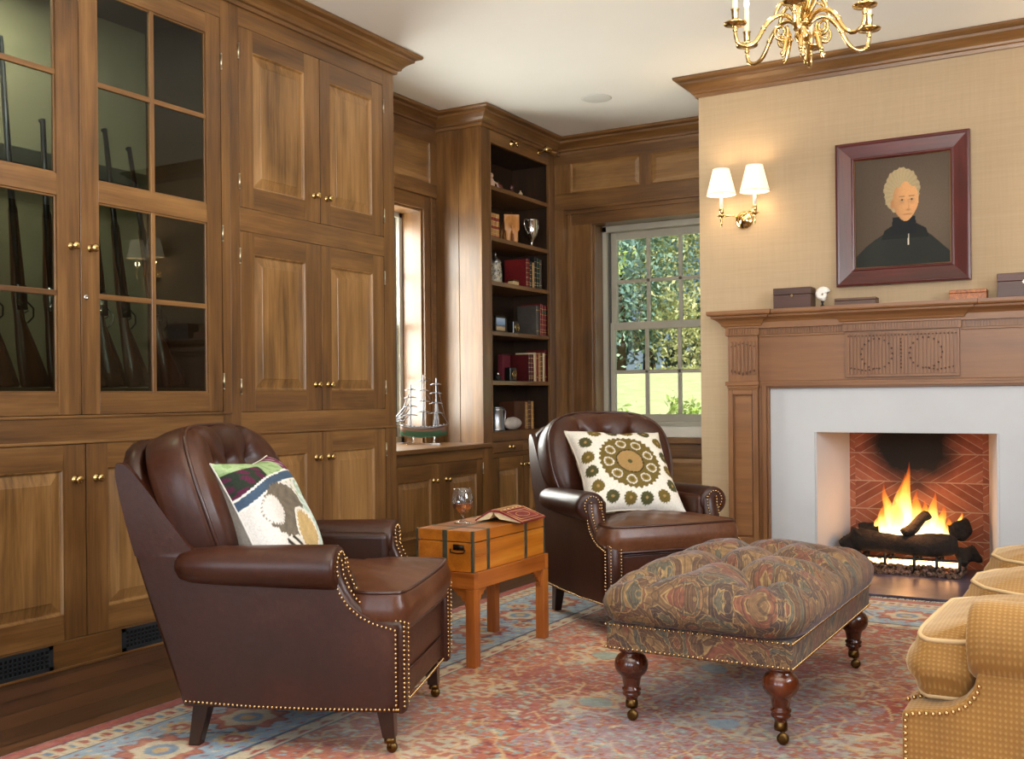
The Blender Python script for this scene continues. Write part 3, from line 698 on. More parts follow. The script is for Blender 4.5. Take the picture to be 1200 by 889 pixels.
# ------------------------------------------------------------------ leather club chair
def make_chair(label):
    root=empty('armchair',(0,0,0),label,'armchair','brown leather club armchairs')
    W=.335; WI=.262
    low=[(.045,.385),(.02,.388),(-.02,.398),(-.06,.417),(-.095,.445),(-.12,.48),(-.137,.52),(-.142,.56)]
    prof=[(-.62,.135),(-.40,.128),(-.2,.126),(.045,.13)]+low+[(-.30,.57),(-.58,.575),(-.61,.61),(-.68,.69),(-.735,.76),(-.785,.825),(-.81,.85),(-.835,.85),(-.85,.83),(-.845,.80),(-.80,.66),(-.735,.45),(-.66,.24)]
    for sg in (-1,1):
        m=MB(); m.smooth=True
        fr_=[(.045,.13),(.045,.385),(.02,.3885),(-.02,.398),(-.06,.417),(-.095,.445),(-.12,.48),(-.137,.52),(-.142,.57)]
        wg=[(-.56,.575),(-.588,.60),(-.655,.68),(-.712,.75),(-.757,.80),(-.775,.82),(-.795,.838),(-.812,.849),(-.828,.853)]
        re=[(-.62,.13),(-.652,.22),(-.684,.31),(-.716,.40),(-.747,.49),(-.777,.58),(-.804,.67),(-.826,.75),(-.840,.81),(-.842,.835),(-.838,.853)]
        def itp(tab,z):
            for a,b in zip(tab,tab[1:]):
                if a[1]<=z<=b[1]: return a[0]+(b[0]-a[0])*(z-a[1])/(b[1]-a[1])
            return tab[-1][0] if z>tab[-1][1] else tab[0][0]
        def yo(x,z): return W+.012*math.sin(PI*min(1,max(0,(x+.84)/.88)))-.012*max(0,(z-.58)/.27)**2
        rs=[]; zl=[.13,.14,.17,.2,.235,.27,.30,.33,.355,.37,.384,.3885,.398,.417,.445,.463,.48,.50,.52,.545,.57]+[.5751,.59]+[.61+.0155*i for i in range(15)]+[.838,.844,.849,.8525]
        for z in zl:
            a=itp(re,z); b=itp(fr_ if z<.572 else wg,z); wi=WI if z<.62 else .272; K=12; sh=.0 if z not in (.13,.8525) else .008
            ring=[(a,sg*wi,z),(a,sg*(yo(a,z)-.012),z)]+[(a+(b-a)*(.02+.96*k/K),sg*(yo(a+(b-a)*k/K,z)-sh),z) for k in range(K+1)]+[(b,sg*(yo(b,z)-.010),z),(b,sg*wi,z)]
            rs.append(ring)
        m.rings(rs); p=m.build('side_panel',leather_m,root,world=False)
        ws=p.modifiers.new('split','EDGE_SPLIT'); ws.split_angle=R(38)
        # arm roll
        m=MB(); m.smooth=True; cyy=sg*.318; cz=.547; r=.066; rs=[]
        for x,rr,yy in ((-.64,.028,.0),(-.625,.045,0),(-.59,.055,0),(-.50,.061,0),(-.3,.066,0),(-.17,.068,0),(-.148,.067,0),(-.140,.062,0),(-.137,.05,0),(-.137,.002,0)):
            rs.append([(x,cyy+sg*.006*0+rr*1.0*math.cos(2*PI*k/24)*1.05,cz+rr*.98*math.sin(2*PI*k/24)) for k in range(24)])
        m.rings(rs); m.build('arm_roll',leather_m,root,world=False)
        # inner arm pad
        m=MB(); m.box(-.62,-.148,min(sg*.235,sg*.30),max(sg*.235,sg*.30),.36,.575); m.smooth=True; m.build('inner_arm',leather_m,root,world=False,bevel=.02,seg=4)
        # front facing strip following the profile (outer cheek of the arm)
        m=MB(); m.smooth=True
        path=[(.046,.13),(.046,.25),(.046,.375),(.040,.389)]+low[1:]
        rs=[]
        for i,(x,z) in enumerate(path):
            a=path[max(0,i-1)]; b=path[min(len(path)-1,i+1)]; tx,tz=b[0]-a[0],b[1]-a[1]; l=math.hypot(tx,tz); nx,nz=tz/l,-tx/l
            w0,w1=.262,.336
            if z>.5: w0,w1=.262,.34
            rs.append([(x+nx*e,sg*y,z+nz*e) for y,e in ((w0,-.004),(w0+.004,.006),((w0+w1)/2,.010),(w1-.004,.006),(w1,-.004))])
        m.rings(rs,False); m.build('arm_facing',leather_m,root,world=False)
        # nailheads
        m=MB(); m.smooth=True
        outer=[(x,sg*(W+.003+.012*math.sin(PI*min(1,max(0,(x+.84)/.88)))),z+.012) for x,z in prof[:4]][::-1]
        outer[0]=(.04,sg*.339,.142)
        nailrow(m,[(a[0],a[1]-0,a[2]) for a in outer])
        cr=[(x-.004,sg*.340,z-.006) for x,z in path[1:]]; cr=[(.034,sg*.340,.142),(.034,sg*.340,.37)]+[(x-.010,sg*.342,z-.010) for x,z in low[1:]]
        nailrow(m,cr)
        fr=[(x+.012,sg*.325,z+.008) for x,z in low[::-1]]+[(.055,sg*.325,.375),(.055,sg*.325,.142)]
        nailrow(m,fr); fr=[(x+.012,sg*.275,z+.008) for x,z in low[::-1]]+[(.055,sg*.275,.375),(.055,sg*.275,.142)]; nailrow(m,fr)
        nailrow(m,[(-.134,sg*.318+.038*math.cos(2*PI*k/20),.552+.042*math.sin(2*PI*k/20)) for k in range(-3,14)])
        t=m.build('nailhead_trim',nail_m,root,world=False); t['kind']='stuff'; t['label']='rows of brass nailheads'
    # outer back and front rail
    m=MB(); m.smooth=True; rs=[]
    zsb=[(.135,-.63),(.24,-.665),(.45,-.735),(.62,-.785),(.72,-.815),(.80,-.84),(.85,-.856),(.885,-.866),(.905,-.868),(.915,-.862)]
    for z,x in zsb:
        hw=.318 if z<.80 else .318*max(.05,(1-((z-.80)/.125)**2.4))**.5
        rs.append([(x+.0+.10*(y/.33)**2*.35,y,z) for y in [hw*(-1+2*k/16) for k in range(17)]]+[(x+.05+.10*(y/.33)**2*.35,y,z) for y in [hw*(1-2*k/16) for k in range(17)]])
    m.rings(rs); m.build('back_shell',leather_m,root,world=False)
    m=MB(); m.smooth=False; m.box(-.60,.035,-.264,.264,.14,.355); m.build('seat_base',leather_m,root,world=False,bevel=.012,seg=3)
    m=MB(); m.smooth=True; m.tube([(.037,-.262,.225),(.040,0,.222),(.037,.262,.225)],.004,6); m.tube([(.035,-.265,.352),(.04,0,.352),(.035,.265,.352)],.006,6); m.build('rail_welt',piping_m,root,world=False)
    m=MB(); m.smooth=True; nailrow(m,[(.042,-.262,.142),(.044,0,.142),(.042,.262,.142)]); t=m.build('nailhead_trim',nail_m,root,world=False); t['kind']='stuff'
    # back cushion
    m=MB(); NT=84; C=Vector((-.672,0,.69)); U=Vector((-.33,0,.944)).normalized(); Nn=Vector((.944,0,.33)).normalized()
    btn=[(-.135,.115),(0,.125),(.135,.115),(-.07,-.02),(.07,-.02)]
    O=superell(NT,.337,.266,3.0)
    O=[(y*(1-.06*max(0,-h/.262)),h) for y,h in O]
    def P(y,h,t): 
        q=C+U*h+Nn*(t+.55*y*y); return (q.x,q.y+y,q.z)
    def front(y,h,s):
        t=.105*(1-s**5)**.5+.018*(1-s*s)
        for by,bh in btn:
            d2=((y-by)**2+(h-bh)**2); t-=.055*math.exp(-d2/(2*.022**2))+.030*math.exp(-d2/(2*.055**2))
        # pleats fanning from upper buttons to the edge
        for by,bh in btn[:3]:
            if h>bh: 
                yy=y-by*(1+ (h-bh)*1.6); t-=.024*math.exp(-yy*yy/(2*.010**2))*min(1,(h-bh)/.03)
        for (a,b) in (((-.135,.115),(-.07,-.02)),((-.07,-.02),(0,.125)),((0,.125),(.07,-.02)),((.07,-.02),(.135,.115))):
            ax,ay=a; bx_,by_=b; dx,dy=bx_-ax,by_-ay; tt=max(0,min(1,((y-ax)*dx+(h-ay)*dy)/(dx*dx+dy*dy))); dd=math.hypot(y-ax-dx*tt,h-ay-dy*tt); t-=.020*math.exp(-dd*dd/(2*.011**2))
        return t
    rs=[]; NR=26
    for j in range(1,NR+1):
        s=j/NR; rs.append([P(y*s,h*s,-.105+.035*s**4) for y,h in O])
    for t,q in ((-.05,1.01),(-.02,1.022),(.01,1.024),(.04,1.014),(.055,1.0)): rs.append([P(y*q,h*q,t) for y,h in O])
    for j in range(NR,0,-1):
        s=j/NR*.985; rs.append([P(y*s,h*s,.06+front(y*s,h*s,j/NR)*.62) for y,h in O])
    m.smooth=True; m.rings(rs); m.build('back_cushion',leather_m,root,world=False)
    m=MB(); m.smooth=True; m.tube([P(y*.985,h*.985,.064) for y,h in O],.006,6,True); m.build('back_piping',piping_m,root,world=False)
    for y,h in btn:
        m=MB(); m.smooth=True; q=P(y,h,.06+front(y,h,math.hypot(y/.33,h/.27))*.62+.002); m.ball(q,.012,12,6); m.build('button',leather_m,root,world=False)
    # seat cushion (T shape)
    T_=[(-.60,-.235),(-.12,-.235),(-.115,-.30),(-.06,-.33),(.03,-.325),(.058,-.30),(.066,0),(.058,.30),(.03,.325),(-.06,.33),(-.115,.30),(-.12,.235),(-.60,.235)]
    m=MB(); O2,ra=soft_block(m,smooth_poly(T_,2),.358,.478,.018,.03,0,n=110,side_bulge=.012,wr=.0022)
    m.build('seat_cushion',leather_worn,root,world=False)
    m=MB(); m.smooth=True; m.tube(ra(.006,.475),.006,6,True); m.tube(ra(.004,.366),.006,6,True); m.build('seat_piping',piping_m,root,world=False)
    # legs
    for sx,sy in ((-.055+.0,1),(-.055,-1),(-.575,1),(-.575,-1)):
        front_=sx>-.2; m=MB(); y=sy*.285; w=.026; wb=.018; z0=.045 if front_ else 0
        dx=.055 if front_ else -.0
        m.rings([[(sx+dx*1.0+a*wb+(0 if front_ else -.03),y+b*wb,z0) for a,b in ((-1,-1),(1,-1),(1,1),(-1,1))],[(sx+(.045 if front_ else 0)+a*w,y+b*w,.14) for a,b in ((-1,-1),(1,-1),(1,1),(-1,1))]])
        lg=m.build('leg',blackwood,root,world=False,bevel=.003)
        if front_:
            c=MB(); c.smooth=True; c.lathe([(.011,.0),(.016,.003),(.016,.013),(.011,.016)],(sx+dx+.006,y-.008,.016),14,axis=1); c.lathe([(.018,.030),(.018,.0455),(.008,.047)],(sx+dx,y,0),12); c.box(sx+dx-.006,sx+dx+.006,y-.010,y-.008,.015,.032); c.build('caster',brass_dull,lg,world=False)
    return root
ch1=make_chair('brown leather club armchair in the left foreground, seen from its side, with a pictorial pillow')
ch1.location=(-1.968,2.735,0); ch1.rotation_euler=(0,0,R(21.5))
ch2=dup(ch1); ch2['label']='brown leather club armchair facing us beside the fireplace and back window, with a medallion pillow'
ch2.location=(-1.73,4.36,0); ch2.rotation_euler=(0,0,R(-38))

# ------------------------------------------------------------------ throw pillows
def pillow(name,label,half,thick,painter,M,backcol,n=110,rough=.85,curve=.0):
    m=MB(); me_v=[]; cols=[]
    V=[];F=[];C=[]
    def P(u,v,sg):
        x=u*half*(1-.11*(1-v*v)**1.0*(abs(u)**3)); y=v*half*(1-.12*(1-u*u)*(abs(v)**3)); y-=.05*half*math.exp(-u*u/.05)*max(0,v)**3
        t=thick*(max(0,(1-u**4))*max(0,(1-v**4)))**.55
        w=.004*math.sin(9*u+3*v)*math.sin(7*v)*(1-u*u)*(1-v*v)
        return (x,y,sg*t+w)
    for sg in (1,-1):
        b=len(V)
        for j in range(n+1):
            for i in range(n+1):
                u=-1+2*i/n; v=-1+2*j/n; V.append(P(u,v,sg)); C.append(painter(u,v) if sg>0 else backcol(u,v))
        for j in range(n):
            for i in range(n):
                q=[b+j*(n+1)+i,b+j*(n+1)+i+1,b+(j+1)*(n+1)+i+1,b+(j+1)*(n+1)+i]
                F.append(q if sg>0 else q[::-1])
    me=bpy.data.meshes.new(name); me.from_pydata([tuple(M@Vector(p)) for p in V],[],F)
    me.materials.append(attr_mat(name+'_fabric',rough,.25,260)); me.polygons.foreach_set('use_smooth',[True]*len(F))
    set_colors(me,np.array(C)); me.update()
    o=bpy.data.objects.new(name,me); COL.objects.link(o)
    return tag(o,label,'pillow'), P
def cushion_edge(o,P,M,mat,r=.004):
    pts=[]
    for k in range(160):
        t=k/40.; s=int(t); f=-1+2*(t-s)
        u,v=[(f,-1),(1,f),(-f,1),(-1,-f)][s]; pts.append(tuple(M@Vector(P(u,v,0))))
    m=MB(); m.smooth=True; m.tube(pts,r,6,True); e=m.build('piping',mat,o,world=False); return e
H=hexl
def tbl(h,s=1): return np.array(H(h))*s
cW=tbl('#e2dccf'); cO=tbl('#6b5a2a'); cO2=tbl('#8b7440'); cG=tbl('#4d4a2c'); cT=tbl('#a08050'); cDk=tbl('#3c3322')
def paint_medallion(u,v):
    r=math.hypot(u,v*1.0); a=math.atan2(v,u)
    jag=.02*math.sin(a*34)
    c=cW
    if r<.61+jag: c=cO
    if .32<r<.54:
        k=9; aa=(a/(2*PI)*k)%1-.5; rr=.43; dd=math.hypot((r-rr),aa*2*PI/k*rr)
        if dd<.105: c=cO2
        if .080<dd<.105: c=cW*.85
        if dd<.05: c=cO
    if r<.27+.01*math.sin(a*20): c=cT
    if .255<r<.28: c=cDk
    if r<.05: c=cG
    # ring of discs around the medallion, squared outline
    for k in range(16):
        t=2*PI*(k+.5)/16; q=max(abs(math.cos(t)),abs(math.sin(t))); R_=.835/ (q**.62); px,py=R_*math.cos(t),R_*math.sin(t)
        if math.hypot(px,py)>.98: px*=.92;py*=.92
        d=math.hypot(u-px,v-py); aa=math.atan2(v-py,u-px)
        if d<.132+.008*math.sin(aa*14):
            c=cO if k%2 else cG
            if d<.03: c=cT
    return c
def back_medallion(u,v):
    return tbl('#c8b795') if (math.sin(u*14)*math.sin(v*12)<.3) else tbl('#6a4426')
rotz=lambda a:Matrix.Rotation(a,4,'Z')
def chairM(ch): return Matrix.Translation(ch.location)@rotz(ch.rotation_euler.z)
def pillowM(ch,lx,ly,lz,yaw,tilt,spin):
    # pillow local: x right, y up, z = outward normal
    base=Matrix(((0,0,1,0),(1,0,0,0),(0,1,0,0),(0,0,0,1)))  # local x->world y ; y->z ; z->x
    return chairM(ch)@Matrix.Translation((lx,ly,lz))@rotz(yaw)@Matrix.Rotation(-tilt,4,'Y')@base@Matrix.Rotation(spin,4,'Z')
M2=pillowM(ch2,-.40,-.015,.675,R(-2),R(42),R(-3))
p2_,PF=pillow('throw_pillow','cream pillow with olive medallion and ring of discs on the far armchair',.252,.085,paint_medallion,M2,back_medallion)
cushion_edge(p2_,PF,M2,plain('cream_pillow_edge','#cfc5b2',.8))
def paint_pictorial(u,v):
    c=tbl('#dcd6cf')
    n=math.sin(u*23+3*math.sin(v*9))*math.sin(v*19)
    # right side: pale green scrolling foliage
    if u>.30+.15*math.sin(v*3):
        c=tbl('#cfd9d0') if n>-.2 else tbl('#a9bfae')
    if u>.12 and v>.1 and math.sin(u*30)*math.sin(v*26)>.45: c=tbl('#a9b48c')
    # blue band arc at top
    b=.52-.13*(u-.35)**2
    if b-.07<v<b+.07: c=tbl('#44566b')
    if abs(v-(b-.085))<.015 or abs(v-(b+.085))<.015: c=tbl('#e8e4da')
    if v>b+.10:
        c=tbl('#9cb383') if n>-.3 else tbl('#86a06c')
        if u>.35: c=tbl('#6b2f49') if n>-.4 else tbl('#a88a9a')
        if u<-.35 and v<.78: c=tbl('#54223a') if n>0.1 else tbl('#2a3328')
    # grey brown palmette
    d=math.hypot((u+.25)/.55,(v+.02)/.42); a=math.atan2(v+.02,u+.25)
    if d<1+.09*abs(((a*11/PI)%1)-.5)*2 and v>-.6: c=tbl('#6e6558')*(1+.15*n)
    d=math.hypot(u+.62,v-.03); 
    if d<.24: c=tbl('#d8d2cc')
    if .21<d<.24 and math.sin(math.atan2(v-.03,u+.62)*24)>0: c=tbl('#8c8478')
    d=math.hypot((u-.12)/.36,(v+.42)/.40); a=math.atan2(v+.42,u-.12)
    if d<1: c=tbl('#e3ddd2')
    if d<.86+.05*math.sin(a*26): c=tbl('#c2a673')*(1+.08*n)
    if abs(u+.45)<.2 and -.75<v<-.42: c=tbl('#ddd8ce') if math.sin((u+v)*30)>-.2 else tbl('#3a362f')
    if v<-.62 and u<.0: c=tbl('#4a463b') if n>-.5 else tbl('#8e9481')
    for px,py in ((.66,.18),(.72,-.35)):
        if abs(u-px)<.03+.03*abs(v-py)*4 and abs(v-py)<.12: c=tbl('#2c3138')
    return np.clip(c,0,1)
def back_plain(u,v): return tbl('#8f877d')*(1+.05*math.sin(u*60))
M1=pillowM(ch1,-.462,-.05,.655,R(-1),R(27),R(0))
p1_,PF=pillow('throw_pillow','pictorial tapestry pillow in grey, gold and green on the left armchair',.215,.095,paint_pictorial,M1,back_plain)
cushion_edge(p1_,PF,M1,plain('white_pillow_edge','#cfcac2',.8),.003)

# ------------------------------------------------------------------ tufted ottoman
def paisley():
    m=NM('paisley_tapestry'); tc=m.n('ShaderNodeTexCoord'); sp=m.n('ShaderNodeSeparateXYZ'); m.nt.links.new(tc.outputs['Object'],sp.inputs[0])
    cb=m.n('ShaderNodeCombineXYZ'); m.nt.links.new(m.math('ADD',sp.outputs[0],m.math('MULTIPLY',sp.outputs[2],.3)),cb.inputs[0]); m.nt.links.new(m.math('SUBTRACT',sp.outputs[1],m.math('MULTIPLY',sp.outputs[2],.9)),cb.inputs[1])
    w=m.n('ShaderNodeTexNoise'); m.set(w,Vector=cb.outputs[0],Scale=5.,Detail=1.)
    add=m.n('ShaderNodeVectorMath',operation='MULTIPLY_ADD'); m.nt.links.new(w.outputs[1],add.inputs[0]); add.inputs[1].default_value=(.22,.22,.0); m.nt.links.new(cb.outputs[0],add.inputs[2])
    vo=m.n('ShaderNodeTexVoronoi',voronoi_dimensions='2D'); m.set(vo,Vector=add.outputs[0],Scale=10.,Randomness=.75)
    sub=m.n('ShaderNodeVectorMath',operation='SUBTRACT'); m.nt.links.new(add.outputs[0],sub.inputs[0]); m.nt.links.new(vo.outputs['Position'],sub.inputs[1]); ss=m.n('ShaderNodeSeparateXYZ'); m.nt.links.new(sub.outputs[0],ss.inputs[0])
    ang=m.math('ARCTAN2',ss.outputs[1],ss.outputs[0]); dist=vo.outputs['Distance']
    # scalloped rings and leafy spokes inside every motif
    scal=m.math('ADD',m.math('MULTIPLY',dist,4.6),m.math('MULTIPLY',m.math('ABSOLUTE',m.math('SINE',m.math('MULTIPLY',ang,5.))),.22))
    ring=m.math('FRACT',scal); band=m.math('FLOOR',scal)
    sp2=m.math('FRACT',m.math('ADD',m.math('MULTIPLY',ang,2.2),m.math('MULTIPLY',dist,7.)))
    cc=m.n('ShaderNodeSeparateColor'); m.nt.links.new(vo.outputs['Color'],cc.inputs[0])
    tone=m.math('FRACT',m.math('ADD',m.math('MULTIPLY',band,.37),cc.outputs[0]))
    base=m.ramp(tone,[(0,L('#5b4130')),(.22,L('#6f5339')),(.4,L('#565245')),(.55,L('#734534')),(.7,L('#7d6040')),(.86,L('#4c3a33'))],'CONSTANT')
    c=m.mix(base,L('#92784f'),m.math('LESS_THAN',ring,.14))
    c=m.mix(c,L('#866c48'),m.math('MULTIPLY',m.math('LESS_THAN',sp2,.14),.75))
    vo2=m.n('ShaderNodeTexVoronoi',voronoi_dimensions='2D',feature='DISTANCE_TO_EDGE'); m.set(vo2,Vector=add.outputs[0],Scale=42.)
    c=m.mix(c,L('#3c2e27'),m.math('MULTIPLY',m.math('LESS_THAN',vo2.outputs['Distance'],.07),.55))
    c=m.mix(c,m.ramp(m.noise(m.coord(),60,3),[(.3,(.75,.72,.7,1)),(.7,(1.15,1.12,1.08,1))]),1.,'MULTIPLY')
    m.set(m.b,Base_Color=c,Roughness=.75); m.b.inputs['Sheen Weight'].default_value=.22; m.b.inputs['Sheen Roughness'].default_value=.35; m.b.inputs['Sheen Tint'].default_value=L('#c9cfe6')
    m.bump(m.noise(m.coord(),350,2),.15,.002); return m.mat
pais=paisley()
ot=empty('tufted_ottoman',(-1.14,3.6,0),'paisley button-tufted ottoman on turned wooden legs in the middle of the rug','ottoman')
OX0,OX1,OY0,OY1=-1.435,-.835,3.055,4.145
m=MB(); m.box(OX0,OX1,OY0,OY1,.228,.315); m.build('frame',pais,ot,bevel=.006,seg=3)
m=MB(); m.smooth=True
for z in (.236,.309):
    nailrow(m,[(OX0-.001,OY0-.001,z),(OX1+.001,OY0-.001,z),(OX1+.001,OY1,z),(OX0,OY1,z),(OX0-.001,OY0-.001,z)],.0048,.0155)
t=m.build('nailhead_trim',nail_m,ot); t['kind']='stuff'; t['label']='rows of brass nailheads'
m=MB(); m.smooth=True; cx,cy=(OX0+OX1)/2,(OY0+OY1)/2; hx,hy=(OX1-OX0)/2+.004,(OY1-OY0)/2+.004
btns=[(cx+sx,cy+sy) for sx in (-.135,.135) for sy in (-.36,-.0,.36)]+[(cx+sx,cy+sy) for sx in (0,) for sy in (-.18,.18)]
bt=np.array(btns)
seglist=[]
for a in range(len(btns)):
    for b in range(a+1,len(btns)):
        if math.hypot(btns[a][0]-btns[b][0],btns[a][1]-btns[b][1])<.25: seglist.append((btns[a],btns[b]))
for (x,y) in btns:
    if abs(x-cx)>.1: seglist.append(((x,y),(cx+math.copysign(hx*.98,x-cx),y)))
    if abs(y-cy)>.3: seglist.append(((x,y),(x+math.copysign(.03,x-cx),cy+math.copysign(hy*.98,y-cy))))
    if abs(x-cx)>.1 and abs(y-cy)>.3: seglist.append(((x,y),(cx+math.copysign(hx*.95,x-cx),cy+math.copysign(hy*.97,y-cy))))
for sy in (-.18,.18):
    for sx in (-1,1): seglist.append(((cx+sx*.19,cy+sy),(cx+sx*hx*.98,cy+sy+.01)))
def otop(x,y,s):
    d=np.hypot(bt[:,0]-x,bt[:,1]-y); h=-.036*np.exp(-d**2/(2*.020**2)).sum()-.046*np.exp(-d**2/(2*.060**2)).sum()
    pe=0
    for (ax,ay),(bx_,by_) in seglist:
        dx,dy=bx_-ax,by_-ay; t=((x-ax)*dx+(y-ay)*dy)/(dx*dx+dy*dy); tt=max(0,min(1,t)); dd=math.hypot(x-ax-dx*tt,y-ay-dy*tt)
        if dd<.07: pe=max(pe,.014*math.exp(-dd*dd/(2*.007**2))+.020*math.exp(-dd*dd/(2*.026**2)))
    return (h-pe)*(1-s**12)
rs=[]; N=200; O=superell(N,hx,hy,9,cx,cy)
O=resample(O,N)
def sc(s,z,off=0): return [(cx+(x-cx)*s+off*(1 if x>cx else -1)*0,cy+(y-cy)*s,z) for x,y in O]
# side bulges over the frame edge
for e,z in ((-.01,.316),(.012,.322),(.026,.338),(.033,.358),(.034,.38),(.028,.40),(.016,.42)):
    rs.append([(cx+(x-cx)*(1+e/hx),cy+(y-cy)*(1+e/hy),z+.0) for x,y in O])
NR=46
for j in range(NR,0,-1):
    s=j/NR; ring=[]
    for x,y in O:
        px,py=cx+(x-cx)*s,cy+(y-cy)*s; zz=.428+.084*(1-s**3.4)**.7
        if s>.98: zz=.432
        ring.append((px,py,zz+otop(px,py,s)))
    rs.append(ring)
m.rings(rs); m.build('tufted_cushion',pais,ot)
for x,y in btns:
    s=max(abs(x-cx)/hx,abs(y-cy)/hy); m=MB(); m.smooth=True; m.ball((x,y,.428+.084*(1-s**3.4)**.7+otop(x,y,s)+.004),.013,10,6,.6); m.build('button',pais,ot)
prof=[(.018,.050),(.017,.055),(.019,.066),(.022,.074),(.029,.079),(.030,.085),(.026,.089),(.031,.094),(.031,.100),(.025,.104),(.027,.112),(.030,.130),(.034,.140),(.046,.150),(.053,.164),(.055,.178),(.052,.193),(.043,.206),(.033,.213),(.034,.218),(.041,.221),(.041,.2275)]
for x,y in ((OX0+.065,OY0+.05),(OX1-.05,OY0+.05),(OX1-.05,OY1-.05),(OX0+.065,OY1-.05)):
    m=MB(); m.smooth=True; m.lathe(prof,(x,y,0),24); lg=m.build('leg',legwood,ot)
    c=MB(); c.smooth=True; c.lathe([(.020,.038),(.021,.05),(.018,.068),(.012,.070)],(x,y,0),16); c.tube([(x,y,.04),(x+.008,y-.010,.034),(x+.012,y-.014,.018)],.007,8); c.lathe([(.010,-.008),(.0175,-.006),(.0175,.006),(.010,.008)],(x+.012,y-.020,.0185),18,axis=1); c.build('caster',brass_dull,lg)

# ------------------------------------------------------------------ campaign chest side table
tb_=empty('chest_table',(-2.29,3.68,0),'small golden wood chest with metal straps on a square-legged stand','side table')
tx0,tx1,ty0,ty1=-2.435,-2.145,3.385,3.985
m=MB(); m.mi=0; m.box(tx0+.012,tx1-.012,ty0+.012,ty1-.012,.365,.478); m.mi=0; m.box(tx0+.012,tx1-.012,ty0+.012,ty1-.012,.481,.523); body=m.build('chest',[box_y],tb_,bevel=.002)
strapm=plain('aged_metal_strap','#6f6f5c',.4,.8,var=.2,vs=50)
m=MB(); e=.0015; bx0_,bx1_,by0_,by1_=tx0+.012,tx1-.012,ty0+.012,ty1-.012
for y in (by0_+.10,by0_+.40): m.box(bx0_-e,bx1_+e,y,y+.022,.364,.5245)
x=bx0_+.125; m.box(x,x+.022,by0_-e,by1_+e,.364,.5245)
for x in (bx0_,bx1_-.008):
    for y in (by0_,by1_-.008): m.box(x-e,x+.008+e,y-e,y+.008+e,.364,.5245)
m.build('metal_strap',strapm,tb_,bevel=.0005)
m=MB(); m.smooth=True; cxh=bx0_+.205; m.box(cxh-.03,cxh+.02,by0_-.003,by0_-.0005,.448,.470); m.tube([(cxh-.04,by0_-.006,.452),(cxh-.036,by0_-.012,.44),(cxh-.005,by0_-.014,.437),(cxh+.024,by0_-.012,.44),(cxh+.028,by0_-.006,.452)],.003,6); m.build('drop_handle',plain('dark_bronze','#2a2118',.4,.8),tb_)
m=MB(); m.mi=0; w=.042
sx0,sx1,sy0,sy1=tx0,tx1,ty0,ty1
for x in (sx0,sx1-w):
    for y in (sy0,sy1-w):
        m=MB(); m.box(x,x+w,y,y+w,.0,.30); m.build('leg',stand_z,tb_,bevel=.003)
m=MB(); m.mi=0; m.box(sx0,sx1,sy0,sy0+.03,.3005,.364); m.box(sx0,sx1,sy1-.03,sy1,.3005,.364); m.mi=1; m.box(sx0,sx0+.03,sy0+.03,sy1-.03,.3005,.364); m.box(sx1-.03,sx1,sy0+.03,sy1-.03,.3005,.364); m.mi=0; m.box(sx0+.03,sx1-.03,sy0+.03,sy1-.03,.352,.364)
m.build('apron',[stand_x,stand_y],tb_,bevel=.002)
def bracket(px,py,dx,dy):
    pts=[(0,0),(.065,0),(.064,-.012),(.05,-.016),(.046,-.028),(.03,-.030),(.026,-.045),(.012,-.05),(.010,-.07),(0,-.074)]
    m=MB(); a=[(px+dx*p,py+dy*p,.3+q) for p,q in pts]; ox,oy=(0,.012) if dx else (.012,0)
    m.rings([a,[(x+ox,y+oy,z) for x,y,z in a]]); m.build('corner_bracket',stand_x,tb_)
bracket(sx1-w,sy0+.014,-1,0); bracket(sx0+w,sy0+.014,1,0); bracket(sx1-.026,sy0+w,0,1); bracket(sx1-.026,sy1-w,0,-1)
# snifter
def glass_solid():
    m=NM('crystal_glass'); m.nt.nodes.remove(m.b); g=m.n('ShaderNodeBsdfGlass'); g.inputs['IOR'].default_value=1.5; g.inputs['Roughness'].default_value=.0
    m.nt.links.new(g.outputs[0],m.out.inputs[0]); return m.mat
def clear_gl():
    m=NM('thin_clear_glass'); m.nt.nodes.remove(m.b)
    g=m.n('ShaderNodeBsdfGlossy'); g.inputs['Roughness'].default_value=.02; t=m.n('ShaderNodeBsdfTransparent'); t.inputs[0].default_value=(.93,.95,.96,1)
    lw=m.n('ShaderNodeLayerWeight'); lw.inputs[0].default_value=.35; mx=m.n('ShaderNodeMixShader'); f=m.math('ADD',m.math('MULTIPLY',lw.outputs[1],.8),.05)
    m.nt.links.new(f,mx.inputs[0]); m.nt.links.new(t.outputs[0],mx.inputs[1]); m.nt.links.new(g.outputs[0],mx.inputs[2]); m.nt.links.new(mx.outputs[0],m.out.inputs[0]); return m.mat
gx,gy,gz=-2.335,3.60,.5247
sn=empty('snifter_glass',(gx,gy,gz),'clear crystal snifter of amber brandy standing on the chest table','glass')
m=MB(); m.smooth=True; m.lathe([(.036,.0),(.037,.003),(.020,.007),(.007,.014),(.006,.030),(.008,.040),(.020,.047),(.036,.062),(.045,.085),(.045,.105),(.038,.130),(.033,.143),(.0318,.143),(.0368,.130),(.0438,.105),(.0438,.086),(.035,.064),(.020,.0495),(.0001,.046)],(gx,gy,gz),28,cap1=False)
m.build('bowl',clear_gl(),sn)
bm_=NM('brandy'); bm_.set(bm_.b,Base_Color=L('#b8591a'),Roughness=.05); bm_.b.inputs['Transmission Weight'].default_value=.85
m=MB(); m.smooth=True; m.lathe([(.0001,.0472),(.019,.0505),(.034,.065),(.0415,.080),(.0415,.081),(.0001,.081)],(gx,gy,gz),28); m.build('brandy',bm_.mat,sn)
